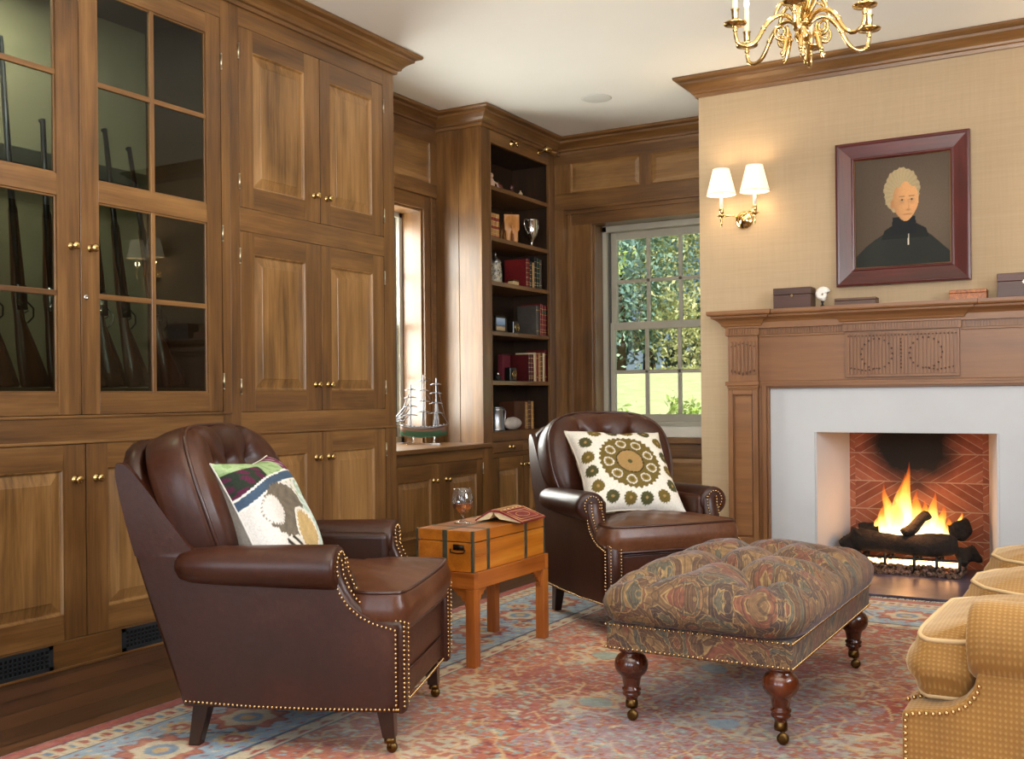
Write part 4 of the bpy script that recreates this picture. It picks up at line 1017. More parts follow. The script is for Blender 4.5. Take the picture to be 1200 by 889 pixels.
# open book lying face down
bk=empty('open_book',(-2.25,3.80,.5247),'red leather bound book lying open face down on the chest table','book')
bk.rotation_euler=(0,0,R(4))
redcl=leather('red_book_leather','#5e1019','#86202a','#9c3a40',.4); pages=plain('book_pages','#d8c49a',.8,var=.1,vs=80); gold=plain('gilt','#d9b27a',.35,.6)
# spine along local y, cover wings drop to both sides; origin at the table
m=MB(); Lb=.115
def wing(s): return [(0,.048),(s*.03,.046),(s*.135,.006),(s*.135,.001),(s*.028,.040),(0,.042)]
for s,h in ((1,1),(-.62,1)):
    m.prism(wing(s),-Lb,Lb,1)
m.build('cover',redcl,bk,world=False,bevel=.001)
m=MB(); 
m.prism([(.004,.041),(.028,.0385),(.128,.0035),(.120,.001),(.03,.012),(.004,.03)],-Lb+.006,Lb-.006,1); m.prism([(-.004,.041),(-.02,.038),(-.078,.004),(-.07,.001),(-.02,.012),(-.004,.03)],-Lb+.006,Lb-.006,1)
m.build('pages',pages,bk,world=False)
m=MB(); m.smooth=True
def onw(t,y): # t along right wing from spine 0..1
    x=.03+.105*t; z=.0465-.040*t+.0008; return (x,y,z)
for k in (.06,.18): 
    pass
def rectw(t0,t1,y0,y1,w): m.tube([onw(t0,y0),onw(t1,y0),onw(t1,y1),onw(t0,y1)],w,5,True)
rectw(.03,.95,-Lb+.006,Lb-.006,.0018); rectw(.2,.8,-Lb+.03,Lb-.03,.0014)
m.tube([onw(.5+.18*math.sin(a),.055*math.cos(a)) for a in [2*PI*k/24 for k in range(24)]],.0014,5,True)
for y in (-.09,-.055,-.02,.02,.055,.09): m.tube([(-.018,y,.0455),(0,y,.0505),(.02,y,.0485),(.03,y,.047)],.0028,6)
m.build('gilt_tooling',gold,bk,world=False)

# ------------------------------------------------------------------ sofa
def gold_velvet():
    m=NM('gold_diamond_velvet'); tc=m.n('ShaderNodeTexCoord'); sp=m.n('ShaderNodeSeparateXYZ'); m.nt.links.new(tc.outputs['Object'],sp.inputs[0])
    p=sp.outputs[0]; q=m.math('ADD',sp.outputs[1],sp.outputs[2]); k=290.
    a=m.math('SINE',m.math('MULTIPLY',m.math('ADD',p,m.math('MULTIPLY',q,.8)),k)); b=m.math('SINE',m.math('MULTIPLY',m.math('SUBTRACT',p,m.math('MULTIPLY',q,.8)),k))
    pr=m.math('MULTIPLY',a,b); n=m.noise(m.coord(),8,4)
    c=m.ramp(pr,[(.0,L('#94692f')),(.3,L('#986e34')),(.75,L('#a68047'))]); g=m.ramp(n,[(.3,(.85,.83,.8,1)),(.7,(1.1,1.1,1.1,1))])
    m.set(m.b,Base_Color=m.mix(c,g,1.,'MULTIPLY'),Roughness=.8); m.b.inputs['Sheen Weight'].default_value=.6; m.b.inputs['Sheen Roughness'].default_value=.35; m.b.inputs['Sheen Tint'].default_value=L('#f0dcb8')
    m.bump(pr,.15,.003); return m.mat
gv=gold_velvet(); goldpipe=plain('cream_cord_piping','#c9ab7e',.8)
sf=empty('sofa',(.10,3.45,0),'gold diamond-patterned sofa with nailhead trim at the right edge of the photo','sofa')
SY0,SY1=2.50,4.50
lowp=[(-.435,.318),(-.41,.327),(-.37,.331),(-.335,.340),(-.305,.358),(-.285,.385),(-.277,.415),(-.277,.46)]
sp_=[(.50,.10),(-.435,.10)]+lowp+[(-.20,.49),(.50,.49)]
for y0,y1,o in ((SY0,SY0+.13,-1),(SY1-.13,SY1,1)):
    m=MB(); m.prism(sp_,y0,y1,1); sd=m.build('side_panel',gv,sf,bevel=.008,seg=3)
    m=MB(); m.smooth=True; cyy=(y0+y1)/2+o*.0; rs=[]
    for x,rr in ((-.296,.002),(-.300,.05),(-.296,.078),(-.285,.090),(-.26,.094),(0,.096),(.45,.096),(.5,.09)):
        rs.append([(x,cyy+rr*1.0*math.cos(2*PI*k/28),.487+rr*.95*math.sin(2*PI*k/28)) for k in range(28)])
    m.rings(rs); m.build('arm_roll',gv,sf)
    m=MB(); m.smooth=True; yy=y0-.001 if o<0 else y1+.001
    nailrow(m,[(-.427,yy,.11),(-.427,yy,.31)]+[(x+.008,yy,z-.009) for x,z in lowp[1:-1]],.0055,.0145)
    nailrow(m,[(x-.002,y0+.10,z+.003) for x,z in lowp[:-2]],.0055,.0145)
    t=m.build('nailhead_trim',nail_m,sf); t['kind']='stuff'
m=MB(); m.box(-.425,.50,SY0+.13,SY1-.13,.10,.33); m.build('seat_base',gv,sf,bevel=.01)
m=MB(); m.box(.33,.55,SY0+.02,SY1-.02,.10,.86); m.build('back',gv,sf,bevel=.05,seg=5)
ys=[SY0+.135,SY0+.70,SY0+1.28,SY1-.135]
for i in range(3):
    a,b=ys[i]+.003,ys[i+1]-.003
    poly=[(-.29 if i==0 else -.40,a),(.33,a),(.33,b),(-.40,b)]
    if i==0: poly=[(-.26,a),(.33,a),(.33,b),(-.405,b),(-.425,(a+b)/2),(-.435,a-.085),(-.32,a-.085),(-.29,a-.06)]
    m=MB(); O3,ra=soft_block(m,smooth_poly(poly,2),.335,.48,.035,.045,0,n=120,side_bulge=.02,wr=.002)
    m.build('seat_cushion',gv,sf)
    m=MB(); m.smooth=True; m.tube(ra(.012,.4735),.006,6,True); m.tube(ra(.012,.345),.006,6,True); m.build('cushion_piping',goldpipe,sf)
for x,y in ((-.38,SY0+.06),(-.38,SY1-.06),(.48,SY0+.06),(.48,SY1-.06)):
    m=MB(); m.rings([[(x+a*.02,y+b*.02,0) for a,b in ((-1,-1),(1,-1),(1,1),(-1,1))],[(x+a*.028,y+b*.028,.101) for a,b in ((-1,-1),(1,-1),(1,1),(-1,1))]]); m.build('leg',blackwood,sf,bevel=.003)

# ------------------------------------------------------------------ rug
def make_rug():
    x0,x1,y0,y1=-2.85,.62,.9,5.52; st=.0066
    nx=int((x1-x0)/st); ny=int((y1-y0)/st)
    X=np.linspace(x0,x1,nx+1); Y=np.linspace(y0,y1,ny+1); XX,YY=np.meshgrid(X,Y)
    rng=np.random.default_rng(3)
    def vnoise(sx,sy,seed=0):
        r=np.random.default_rng(seed); gx=int((x1-x0)/sx)+3; gy=int((y1-y0)/sy)+3; g=r.random((gy,gx))
        u=(XX-x0)/sx; v=(YY-y0)/sy; i=u.astype(int); j=v.astype(int); fu=u-i; fv=v-j; fu=fu*fu*(3-2*fu); fv=fv*fv*(3-2*fv)
        return (g[j,i]*(1-fu)+g[j,i+1]*fu)*(1-fv)+(g[j+1,i]*(1-fu)+g[j+1,i+1]*fu)*fv
    d=np.minimum(np.minimum(XX-x0,x1-XX),np.minimum(YY-y0,y1-YY))
    # coordinate running along the border
    side=((XX-x0)<=d+1e-9)|((x1-XX)<=d+1e-9); s=np.where(side,YY-y0,XX-x0)
    pal={k:lin(np.array([int(v[i:i+2],16)/255 for i in (0,2,4)])) for k,v in dict(red='a34834',red2='8e3a30',rust='b3603f',cream='cbbb9c',blue='8fa9bb',blue2='6d8ba3',navy='3e4a5e',gold='c4a068',sage='93a093',pink='cf9c8c',sage2='8f9488',cream2='c4b498',gold2='cfa674').items()}
    C=np.zeros(XX.shape+(3,)); 
    def put(mask,c): C[mask]=pal[c]
    # warp
    wx=(vnoise(.11,.11,1)-.5)*.05; wy=(vnoise(.11,.11,2)-.5)*.05; x=XX+wx; y=YY+wy
    put(d<9,'red')
    # field lattice
    P=.46; Q=.62
    def flower(px,py,R0,k,ph=0,col=('cream','blue2','rust','gold')):
        ix=np.round((x-px)/P); 
    fu=(x+1.1)/P; fv=(y-3.2)/Q
    iu=np.round(fu+ (np.round(fv)%2)*.5)-(np.round(fv)%2)*.5; iv=np.round(fv)
    du=(fu-iu)*P; dv=(fv-iv)*Q; r=np.hypot(du,dv); a=np.arctan2(dv,du); par=(np.round(iu*2)+iv)%3
    lat=np.abs(np.sin(PI*(fu+fv)))<.10; lat2=np.abs(np.sin(PI*(fu-fv)))<.10
    put(vnoise(.6,.6,9)>.55,'rust')
    f1=vnoise(.022,.015,11)+.5*vnoise(.05,.04,12); f2=vnoise(.019,.014,13)+.4*vnoise(.07,.05,14); f3=vnoise(.016,.012,15)
    put(f1>1.02,'sage'); put(f1>1.18,'cream'); put(f2>1.0,'sage2'); put(f2>1.13,'cream2'); put((f3>.86),'gold'); put((f3<.10),'blue'); put((f1<.40),'red2')
    hook=np.abs(np.sin(PI*(fu+fv)*2)+.35*np.sin(y*16))<.055; hook2=np.abs(np.sin(PI*(fu-fv)*2)+.35*np.sin(y*16+1))<.055; put((hook|hook2)&(vnoise(.12,.12,17)>.45),'gold2')
    rr=.13+.016*np.cos(a*8)
    put((np.abs(r-rr)<.007),'gold2'); m=r<rr; put(m&(f1>.8),'cream2'); put(m&(r<rr*.75)&(f1<.8),'rust'); put(np.abs(r-.07)<.006,'gold2'); put((r<.05)&(par==0),'blue'); put((r<.05)&(par==1),'sage')
    mu=(x+1.14)/.95; mv=(y-3.15)/1.5; mr=np.hypot(mu,mv); ma=np.arctan2(mv,mu); edge=.50+.06*np.cos(ma*12)
    md=(mr<edge)&(f2<.75); C[md]=C[md]*.6+pal['blue']*.4
    # borders
    b=d
    put(b<.66,'navy'); put(b<.65,'cream'); put((b<.64)&(b>.585)&(np.sin(s*60)*1+np.sin(b*90)>.2),'red'); put((b<.59),'navy'); put(b<.58,'blue')
    bb=(b>.16)&(b<.58)
    p=.36; t=(s/p)%1-.5; c=b-.37
    vine=np.abs(c-.10*np.sin(s/p*PI*2))<.011; put(bb&vine,'navy')
    r1=np.hypot(t*p,c); a1=np.arctan2(c,t*p); R1=.125+.016*np.cos(a1*10)
    put(bb&(r1<R1),'red2'); put(bb&(r1<R1-.014),'rust'); put(bb&(r1<.085+.01*np.cos(a1*6)),'cream'); put(bb&(r1<.05),'blue2'); put(bb&(r1<.025),'gold')
    t2=((s/p+.5)%1)-.5; r2=np.hypot(t2*p,np.abs(c)-.115); put(bb&(r2<.055+.01*np.cos(8*np.arctan2(np.abs(c)-.115,t2*p))),'gold'); put(bb&(r2<.033),'red'); put(bb&(r2<.014),'cream')
    sm=(np.sin(s*70+3*np.sin(b*40))*np.sin(b*75)); put(bb&(sm>.75)&(r1>R1),'cream'); put(bb&(sm<-.8)&(r1>R1),'red')
    put(b<.165,'navy'); put(b<.158,'cream'); g=(b>.06)&(b<.15); put(g&(np.sin(s*75)*np.sin((b-.105)*60+1.57)>.35),'red'); put(g&(np.sin(s*75+PI)*1>.7)&(np.abs(b-.105)<.018),'blue2'); put(g&(np.sin(s*150)>.9),'gold')
    put(b<.062,'navy'); put(b<.055,'red'); put(b<.012,'red2')
    # wear and abrash
    n1=vnoise(.9,.35,5); n2=vnoise(.02,.02,6); n3=vnoise(.25,.25,7)
    fade=np.clip(.07+.2*(n3-.4)+.1*(n2-.5),0,.4)[...,None]; C=C*(1-fade)+lin(np.array([.80,.74,.66]))*fade
    C*= (.70+.28*n1+.22*(n2-.5))[...,None]; C+=rng.normal(0,.018,C.shape); C=np.clip(C,.01,1)
    V=np.stack([XX,YY,np.full_like(XX,.005)+.0010*(n2-.5)],-1).reshape(-1,3)
    i=np.arange(nx); j=np.arange(ny); I,J=np.meshgrid(i,j); a0=(J*(nx+1)+I).ravel(); F=np.stack([a0,a0+1,a0+nx+2,a0+nx+1],-1)
    # skirt
    nb=len(V); base=[]
    edge=list(range(0,nx+1))+[k*(nx+1)+nx for k in range(1,ny+1)]+[ny*(nx+1)+k for k in range(nx-1,-1,-1)]+[k*(nx+1) for k in range(ny-1,0,-1)]
    Vb=V[edge].copy(); Vb[:,2]=.0006; ne=len(edge); V2=np.concatenate([V,Vb]); k=np.arange(ne); e=np.array(edge); k2=(k+1)%ne
    F2=np.stack([e[k],nb+k,nb+k2,e[k2]],-1); F=np.concatenate([F,F2])
    me=bpy.data.meshes.new('rug'); me.vertices.add(len(V2)); me.vertices.foreach_set('co',V2.astype(np.float32).ravel())
    me.loops.add(F.size); me.loops.foreach_set('vertex_index',F.astype(np.int32).ravel()); me.polygons.add(len(F)); me.polygons.foreach_set('loop_start',np.arange(0,F.size,4,dtype=np.int32)); me.polygons.foreach_set('loop_total',np.full(len(F),4,dtype=np.int32))
    me.update(calc_edges=True); me.validate()
    set_colors(me,np.concatenate([C.reshape(-1,3),C.reshape(-1,3)[edge]]))
    mt=attr_mat('rug_wool',.95,.35,120,.15,.16,260); me.materials.append(mt)
    o=bpy.data.objects.new('rug',me); COL.objects.link(o); tag(o,'large faded red and blue Persian-style rug under the seating','rug')
    m=MB(); yy=y1
    for k in range(int((x1-x0)/.012)):
        xx=x0+.006+k*.012; m.tube([(xx,yy-.004,.008),(xx+random.uniform(-.003,.003),yy+.015,.006),(xx+random.uniform(-.008,.008),yy+.04+random.uniform(0,.012),.003)],.0028,5)
    f=m.build('fringe',plain('cream_fringe','#d8d4c8',.9),o,world=False); f['kind']='stuff'
make_rug()
for o in (ch1,ch2,ot,tb_,sn,bk,sf,p1_,p2_): o.location.z+=.0055
# ------------------------------------------------------------------ gas logs and fire
def bark():
    m=NM('charred_bark'); n=m.noise(m.coord((14,14,14),rnd=4),1,6,.7); m.set(m.b,Base_Color=m.ramp(n,[(.3,L('#0c0908')),(.6,L('#2a1d15')),(.8,L('#4d3727'))]),Roughness=.95); m.bump(n,1.,.03); return m.mat
bk_m=bark()
def log(p0,p1,r,label,seed):
    rd=random.Random(seed); m=MB(); m.smooth=True; a,b=Vector(p0),Vector(p1); N=14; d=(b-a)
    u=d.normalized().orthogonal().normalized(); w=d.normalized().cross(u); rs=[]; off=[rd.uniform(-.15,.15) for _ in range(14)]
    for i in range(N+1):
        t=i/N; c=a+d*t+u*.012*math.sin(t*5+seed)+w*.01*math.sin(t*7+seed*2); rr=r*(1+.10*math.sin(t*9+seed))*(.72 if i in (0,N) else 1)
        rs.append([tuple(c+(u*math.cos(2*PI*k/14)+w*math.sin(2*PI*k/14))*rr*(1+off[k]*.8+rd.uniform(-.05,.05))) for k in range(14)])
    m.rings(rs); o=m.build('fire_log',bk_m); return tag(o,label,'log','charred logs in the firebox')
FY=6.40
log((-1.38,FY-.02,.165),(-.80,FY-.03,.175),.062,'longest charred log lying across the front of the grate',1)
log((-1.36,FY+.08,.215),(-1.10,FY+.13,.26),.050,'charred log stub at the left behind the front log',2)
log((-.86,FY+.06,.235),(-.745,FY+.10,.275),.058,'stubby charred log at the right end of the grate',3)
log((-1.10,FY-.03,.235),(-.955,FY+.05,.335),.032,'short charred log propped up at an angle between the flames',4)
log((-1.42,FY-.03,.12),(-1.33,FY-.01,.22),.055,'short thick charred log standing at the left end of the grate',5)
log((-.80,FY+.0,.09),(-.70,FY+.02,.15),.048,'small charred log low at the right end of the grate',6)
gr=empty('fire_grate',(-1.08,FY,.012),'black iron grate with glowing burner under the logs','grate')
m=MB(); m.smooth=True
for x in (-1.32,-1.18,-1.02,-.90,-.78): m.tube([(x,FY-.10,.012),(x,FY-.10,.10),(x,FY-.085,.12)],.009,6); m.tube([(x,FY-.10,.09),(x,FY+.14,.10)],.008,6); m.tube([(x,FY+.14,.10),(x,FY+.14,.012)],.008,6)
m.tube([(-1.36,FY-.095,.10),(-.74,FY-.095,.10)],.008,6); m.build('frame',black,gr)
m=MB(); m.smooth=True; m.tube([(-1.30,FY-.05,.066),(-.79,FY-.05,.066)],.012,10); 
for k in range(26): 
    x=-1.30+k*.02; m.ball((x,FY-.055,.072+random.uniform(0,.012)),random.uniform(.008,.016),7,5,random.uniform(.8,1.6))
m.build('burner_glow',emis('ember_glow','#ffb877',7.0),gr)
em=NM('ember_rock'); n=em.noise(em.coord((1,1,1)),60,3); em.set(em.b,Base_Color=em.ramp(n,[(.35,L('#2b2119')),(.55,L('#6e5340')),(.7,L('#8f6f70'))]),Roughness=.95)
m=MB(); m.smooth=False; rd=random.Random(5)
for k in range(520):
    x=rd.uniform(-1.36,-.76); y=rd.uniform(FY-.17,FY+.04); m.ball((x,y,.014+rd.uniform(0,.045)*(1 if y>FY-.12 else .4)),rd.uniform(.008,.015),5,4)
o=m.build('ember_rocks',em.mat); tag(o,'bed of lava rock embers below the burner','embers',kind='stuff')
def flame_mat():
    m=NM('flame'); m.nt.nodes.remove(m.b); tc=m.n('ShaderNodeTexCoord'); sp=m.n('ShaderNodeSeparateXYZ'); m.nt.links.new(tc.outputs['Generated'],sp.inputs[0])
    n=m.noise(m.coord((9,9,3)),1,4,.6,.6); h=m.math('ADD',sp.outputs[2],m.math('MULTIPLY',m.math('SUBTRACT',n,.5),.5))
    col=m.ramp(h,[(0,L('#ffe6b0')),(.35,L('#ffd070')),(.65,L('#ff9a35')),(.95,L('#e8591a'))]); st=m.ramp(h,[(0,(1,1,1,1)),(.45,(.55,)*3+(1,)),(1,(.18,)*3+(1,))])
    e=m.n('ShaderNodeEmission'); m.nt.links.new(col,e.inputs[0]); m.nt.links.new(m.math('MULTIPLY',st,5.5),e.inputs[1])
    t=m.n('ShaderNodeBsdfTransparent'); lw=m.n('ShaderNodeLayerWeight'); lw.inputs[0].default_value=.5
    f=m.math('MULTIPLY',m.math('SUBTRACT',1.0,lw.outputs[1]),m.math('SUBTRACT',1.25,h)); f=m.math('MINIMUM',m.math('MAXIMUM',m.math('MULTIPLY',m.math('POWER',f,1.3),.95),0.),1.)
    mx=m.n('ShaderNodeMixShader'); m.nt.links.new(f,mx.inputs[0]); m.nt.links.new(t.outputs[0],mx.inputs[1]); m.nt.links.new(e.outputs[0],mx.inputs[2]); m.nt.links.new(mx.outputs[0],m.out.inputs[0]); return m.mat
fm=flame_mat(); fl=empty('fire',(-1.05,FY,.23),'bright yellow and orange flames rising from the logs','fire')
def tongue(x,y,z,h,r,seed,lean=0):
    rd=random.Random(seed); m=MB(); m.smooth=True; rs=[]; N=16; a,b=rd.uniform(0,6),rd.uniform(0,6)
    for i in range(N+1):
        t=i/N; rr=r*(math.sin(PI*min(1,(t*.82+.18)))**.8)*(1-t)**.35 if t<1 else .0006; rr=max(rr,.0008)
        cx_=x+lean*t*t*h+.012*math.sin(t*7+a)*t; cy_=y+.01*math.sin(t*6+b)*t
        rs.append([(cx_+rr*math.cos(2*PI*k/12)*(1+.15*math.sin(3*k+seed+t*4)),cy_+rr*.6*math.sin(2*PI*k/12),z+h*t) for k in range(12)])
    m.rings(rs); m.build('flame',fm,fl)
for a in ((-1.215,FY+.03,.215,.19,.030,1,.0),(-1.175,FY+.05,.215,.30,.042,2,-.12),(-1.12,FY+.05,.215,.36,.055,3,.05),(-1.085,FY+.04,.215,.43,.042,4,.02),(-1.14,FY+.02,.215,.22,.05,5,.0),(-1.045,FY+.05,.215,.27,.045,6,.12),(-.975,FY+.05,.21,.22,.042,7,-.1),(-.935,FY+.05,.21,.27,.04,8,.0),(-.90,FY+.04,.21,.20,.036,9,.1),(-.865,FY+.04,.21,.13,.028,10,.1),(-1.00,FY+.07,.21,.17,.05,11,0),(-.80,FY+.09,.27,.10,.012,12,0.05),(-1.25,FY+.06,.22,.12,.02,13,.05)): tongue(*a)

# ------------------------------------------------------------------ sconce
def make_sconce(SX0,label):
    global shm
    sc_=empty('wall_sconce',(SX0,YF,2.10),label,'sconce')
    m=MB(); m.smooth=True; m.lathe([(.0001,0),(.052,0),(.054,-.006),(.046,-.012),(.040,-.014),(.034,-.022),(.018,-.030),(.010,-.036),(.0001,-.038)],(SX0,YF-.0005,2.10),28,axis=1); m.build('backplate',brass,sc_)
    def shade_mat():
        m=NM('lit_pleated_shade'); tc=m.n('ShaderNodeTexCoord'); sp=m.n('ShaderNodeSeparateXYZ'); m.nt.links.new(tc.outputs['Object'],sp.inputs[0])
        m.set(m.b,Base_Color=L('#f6ecd8'),Roughness=.8); m.b.inputs['Emission Color'].default_value=L('#ffe9c4'); m.b.inputs['Emission Strength'].default_value=.5; m.b.inputs['Subsurface Weight'].default_value=0; return m.mat
    shm=shade_mat()
    for sx in (-1,1):
        X=SX0+sx*.102; Y_=YF-.125
        m=MB(); m.smooth=True
        pts=[(SX0,YF-.034,2.10)]+bez((SX0,YF-.05,2.10),(SX0+sx*.01,YF-.14,2.09),(SX0+sx*.05,Y_+.0,2.125),6)+bez((SX0+sx*.05,Y_,2.125),(X-sx*.01,Y_,2.145),(X,Y_,2.11),5)
        m.tube(pts if sx>0 else [(SX0,YF-.034,2.105),(SX0-.005,Y_+.02,2.11),(SX0-.045,Y_,2.115),(X,Y_,2.115)],.005,8); 
        m.lathe([(.0001,-.05),(.004,-.045),(.005,-.03),(.009,-.02),(.006,-.01),(.010,.0),(.007,.008),(.026,.018),(.027,.021),(.009,.022),(.009,.03),(.014,.036),(.014,.062),(.011,.066)],(X,Y_,2.10),18); a=m.build('arm',brass,sc_)
        m=MB(); m.smooth=True; m.lathe([(.0105,.0),(.0105,.10),(.004,.104)],(X,Y_,2.166),14); m.build('candle_sleeve',white_paint,a)
        m=MB(); m.smooth=True; m.lathe([(.013,0),(.016,.02),(.009,.045),(.0005,.06)],(X,Y_,2.272),12); m.build('bulb',emis('warm_bulb','#ffdca0',6.),a)
        m=MB(); m.smooth=False; n=60
        m.rings([[(X+(r+.0016*(k%2))*math.cos(2*PI*k/n),Y_+(r+.0016*(k%2))*math.sin(2*PI*k/n),z) for k in range(n)] for r,z in ((.086,2.245),(.047,2.40))],True,False,False)
        m.build('lamp_shade',shm,a)
        m=MB(); m.smooth=True
        for r,z in ((.087,2.246),(.048,2.40)): m=MB(); m.smooth=True; m.tube([(X+r*math.cos(2*PI*k/32),Y_+r*math.sin(2*PI*k/32),z) for k in range(32)],.0025,6,True); m.build('shade_trim',plain('cream_shade_trim','#cfc4ae',.7),a)
        l=bpy.data.lights.new('sconce_light','POINT'); l.energy=2.5; l.color=(1,.74,.46); l.shadow_soft_size=.02; lo=bpy.data.objects.new('sconce_light',l); COL.objects.link(lo); lo.location=(X,Y_,2.36)
        l=bpy.data.lights.new('sconce_light','POINT'); l.energy=1.2; l.color=(1,.74,.46); l.shadow_soft_size=.02; lo=bpy.data.objects.new('sconce_light',l); COL.objects.link(lo); lo.location=(X,Y_-.0,2.20)
make_sconce(-1.955,'double-arm brass wall sconce with two lit white pleated shades, left of the portrait')
make_sconce(-.05,'twin brass sconce right of the portrait, seen only mirrored in the cabinet glass')

# ------------------------------------------------------------------ framed portrait
pt=empty('framed_portrait',(-1.045,YF,1.66),'portrait of a white-haired person in a dark coat, in a wide dark red wooden frame','painting')
px0,px1,pz0,pz1=-1.405,-.690,1.66,2.478; TP=TY(YF)
m=MB(TP); pp=[(px0,pz0),(px0,pz1),(px1,pz1),(px1,pz0)]
def rr_(i,w): return [(px0+i,pz0+i,w),(px1-i,pz0+i,w),(px1-i,pz1-i,w),(px0+i,pz1-i,w)]
fr=[(0,.001),(0,.040),(.012,.044),(.020,.040),(.085,.022),(.092,.026),(.100,.022),(.103,.010),(.103,.001)]
rs=[rr_(i,w) for i,w in fr]; ids=[[m.pt(p) for p in r] for r in rs]
for a,b in zip(ids,ids[1:]+ids[:1]):
    for k in range(4): m.mi=0 if k in (1,3) else 1; m.face((a[k],a[(k+1)%4],b[(k+1)%4],b[k]))
frame_wood_x=wood('mahogany_frame_wood_x',0,'#2c0a08','#4c1512','#6a211b',rough=.3,coat=.4)
m.build('picture_frame',[frame_wood,frame_wood_x],pt,bevel=.001)
m=MB(TP); m.tube([(px0+.104,pz0+.104,.012),(px1-.104,pz0+.104,.012),(px1-.104,pz1-.104,.012),(px0+.104,pz1-.104,.012)],.004,6,True); m.build('gilt_slip',plain('dull_gilt','#6e5230',.4,.5),pt)
# painted canvas (generic sitter)
nx,ny=150,180; V=[];C=[];F=[]
cx0,cx1,cz0,cz1=px0+.098,px1-.098,pz0+.098,pz1-.098
def gz(d,s): return math.exp(-d*d/(2*s*s))
def paintp(u,v):  # u right, v up in [-1,1]
    bg=tbl('#584a3c')*(.75+.45*gz(math.hypot(u-.5,v+.1),.6))
    c=bg
    # coat
    sh=-.28-.50*abs(u-.02)**1.7*1.1+.02*math.sin(u*5)
    if v<sh+.02: c=tbl('#23241f')*(1+.25*gz(u+.55,.2))
    if abs(u-.06)<.40-.35*(v+.25) and v<-.12 and v>-.5: 
        if v<-.12-(abs(u-.06)*.5): c=tbl('#181a18')
    # high collar
    if -.42<v<-.10 and abs(u-.04)<.23+.12*(-.1-v): c=tbl('#15171a')
    if abs(u-.14-.02*v)<.010 and -.62<v<-.42: c=tbl('#cfc6b4')
    # hair
    hu,hv=(u-.0)/.37,(v-.36)/.42; ha=math.atan2(hv,hu); hr=math.hypot(hu,hv)
    if hr<1+.025*math.sin(ha*9)+.02*math.sin(ha*23) and v>-.02: c=tbl('#a3906c')*(1+.07*math.sin(ha*26+hr*5))*(1.05-.35*abs(u))
    # face
    fu,fv=(u-.075)/.265,(v-.185)/.37
    if fv<0: fu=fu/(1-.32*fv*fv)
    fr_=math.hypot(fu,fv)
    if fr_<1 and v<.48+.05*math.sin(u*20): 
        c=tbl('#c4905f')*(1.12-.38*gz(u+.2,.12)-.12*max(0,-fv))
        for ex in (.0,.20):
            e=math.hypot((u-ex)/.055,(v-.20)/.022); 
            if e<1: c=tbl('#b08c66')
            if math.hypot(u-ex-.006,v-.20)<.020: c=tbl('#3b2c22')
            if abs(v-.262+.9*(u-ex)**2)<.011 and abs(u-ex)<.065: c=tbl('#937049')
            c=c*(1-.25*gz(math.hypot((u-ex)/1.4,(v-.165)),.035))
        if abs(u-.125-(.22-v)*.10)<.010 and .03<v<.2: c=c*.82
        c=c*(1-.45*gz(math.hypot((u-.13)/1.6,(v-.015)*1.5),.022))
        c=c*(1-.50*gz(v+.065,.010)*gz(u-.115,.07)); c=c+tbl('#5a2018')*.5*gz(v+.078,.016)*gz(u-.115,.06)
        c=c+tbl('#7a3020')*.25*gz(math.hypot(u-.23,v-.06),.06)
    if math.hypot((u+.20)/.04,(v-.13)/.075)<1: c=tbl('#a8744c')
    return np.clip(c,0,1)
for j in range(ny+1):
    for i in range(nx+1):
        u=-1+2*i/nx; v=-1+2*j/ny; V.append((cx0+(cx1-cx0)*i/nx+1.045,0-.008,cz0+(cz1-cz0)*j/ny-1.66)); C.append(paintp(u,v))
for j in range(ny):
    for i in range(nx):
        a=j*(nx+1)+i; F.append((a,a+1,a+nx+2,a+nx+1))
me=bpy.data.meshes.new('canvas'); me.from_pydata(V,[],F); am=attr_mat('oil_paint',.6,.15,300,0,.08); me.materials.append(am); set_colors(me,np.array(C)); o=bpy.data.objects.new('canvas',me); COL.objects.link(o); o.parent=pt
am.node_tree.nodes['Principled BSDF'].inputs['Coat Weight'].default_value=.0 if 'Principled BSDF' in am.node_tree.nodes else 0

# ------------------------------------------------------------------ things on the mantel
MZ=1.547
def wbox(x0,x1,y0,y1,z0,h,col,name,label,cat,keyhole=True,lidline=True,mat=None,keymat=None):
    r=empty(name,((x0+x1)/2,(y0+y1)/2,z0),label,cat); mt=mat or wood(name+'_wood',0,*col,rough=.45,coat=.08)
    s=h*.66; m=MB(); m.box(x0,x1,y0,y1,z0,z0+s-.001); m.build('box_body',mt,r,bevel=.002)
    m=MB(); m.box(x0-.001,x1+.001,y0-.001,y1+.001,z0+s,z0+h); m.build('lid',mt,r,bevel=.003)
    if keyhole:
        m=MB(); xc=(x0+x1)/2; m.rings([[(xc+.008*math.cos(2*PI*k/4),y0-.0008,z0+s-.006+.011*math.sin(2*PI*k/4)) for k in range(4)],[(xc+.008*math.cos(2*PI*k/4),y0-.0022,z0+s-.006+.011*math.sin(2*PI*k/4)) for k in range(4)]]); m.build('keyhole_plate',keymat or brass,r)
    return r
wbox(-1.748,-1.530,6.055,6.165,MZ,.118,('#2a1812','#44281e','#5b382a'),'wooden_box','dark brown wooden box with diamond keyhole at the left of the mantel','box')
wbox(-1.398,-1.172,6.06,6.15,MZ,.040,('#3a241a','#553726','#6d4a34'),'flat_box','very flat dark brown box on the mantel below the painting\'s left half','box',False)
burl=NM('burl_veneer'); n=burl.noise(burl.coord((1,1,1)),55,5,.6,1.5); burl.set(burl.b,Base_Color=burl.ramp(n,[(.35,L('#6b3410')),(.6,L('#b4692c')),(.8,L('#c98a4a'))]),Roughness=.4)
wbox(-.79,-.607,6.06,6.15,MZ,.052,None,'burl_box','small mottled orange-brown burl box on the mantel below the painting\'s right edge','box',False,mat=burl.mat)
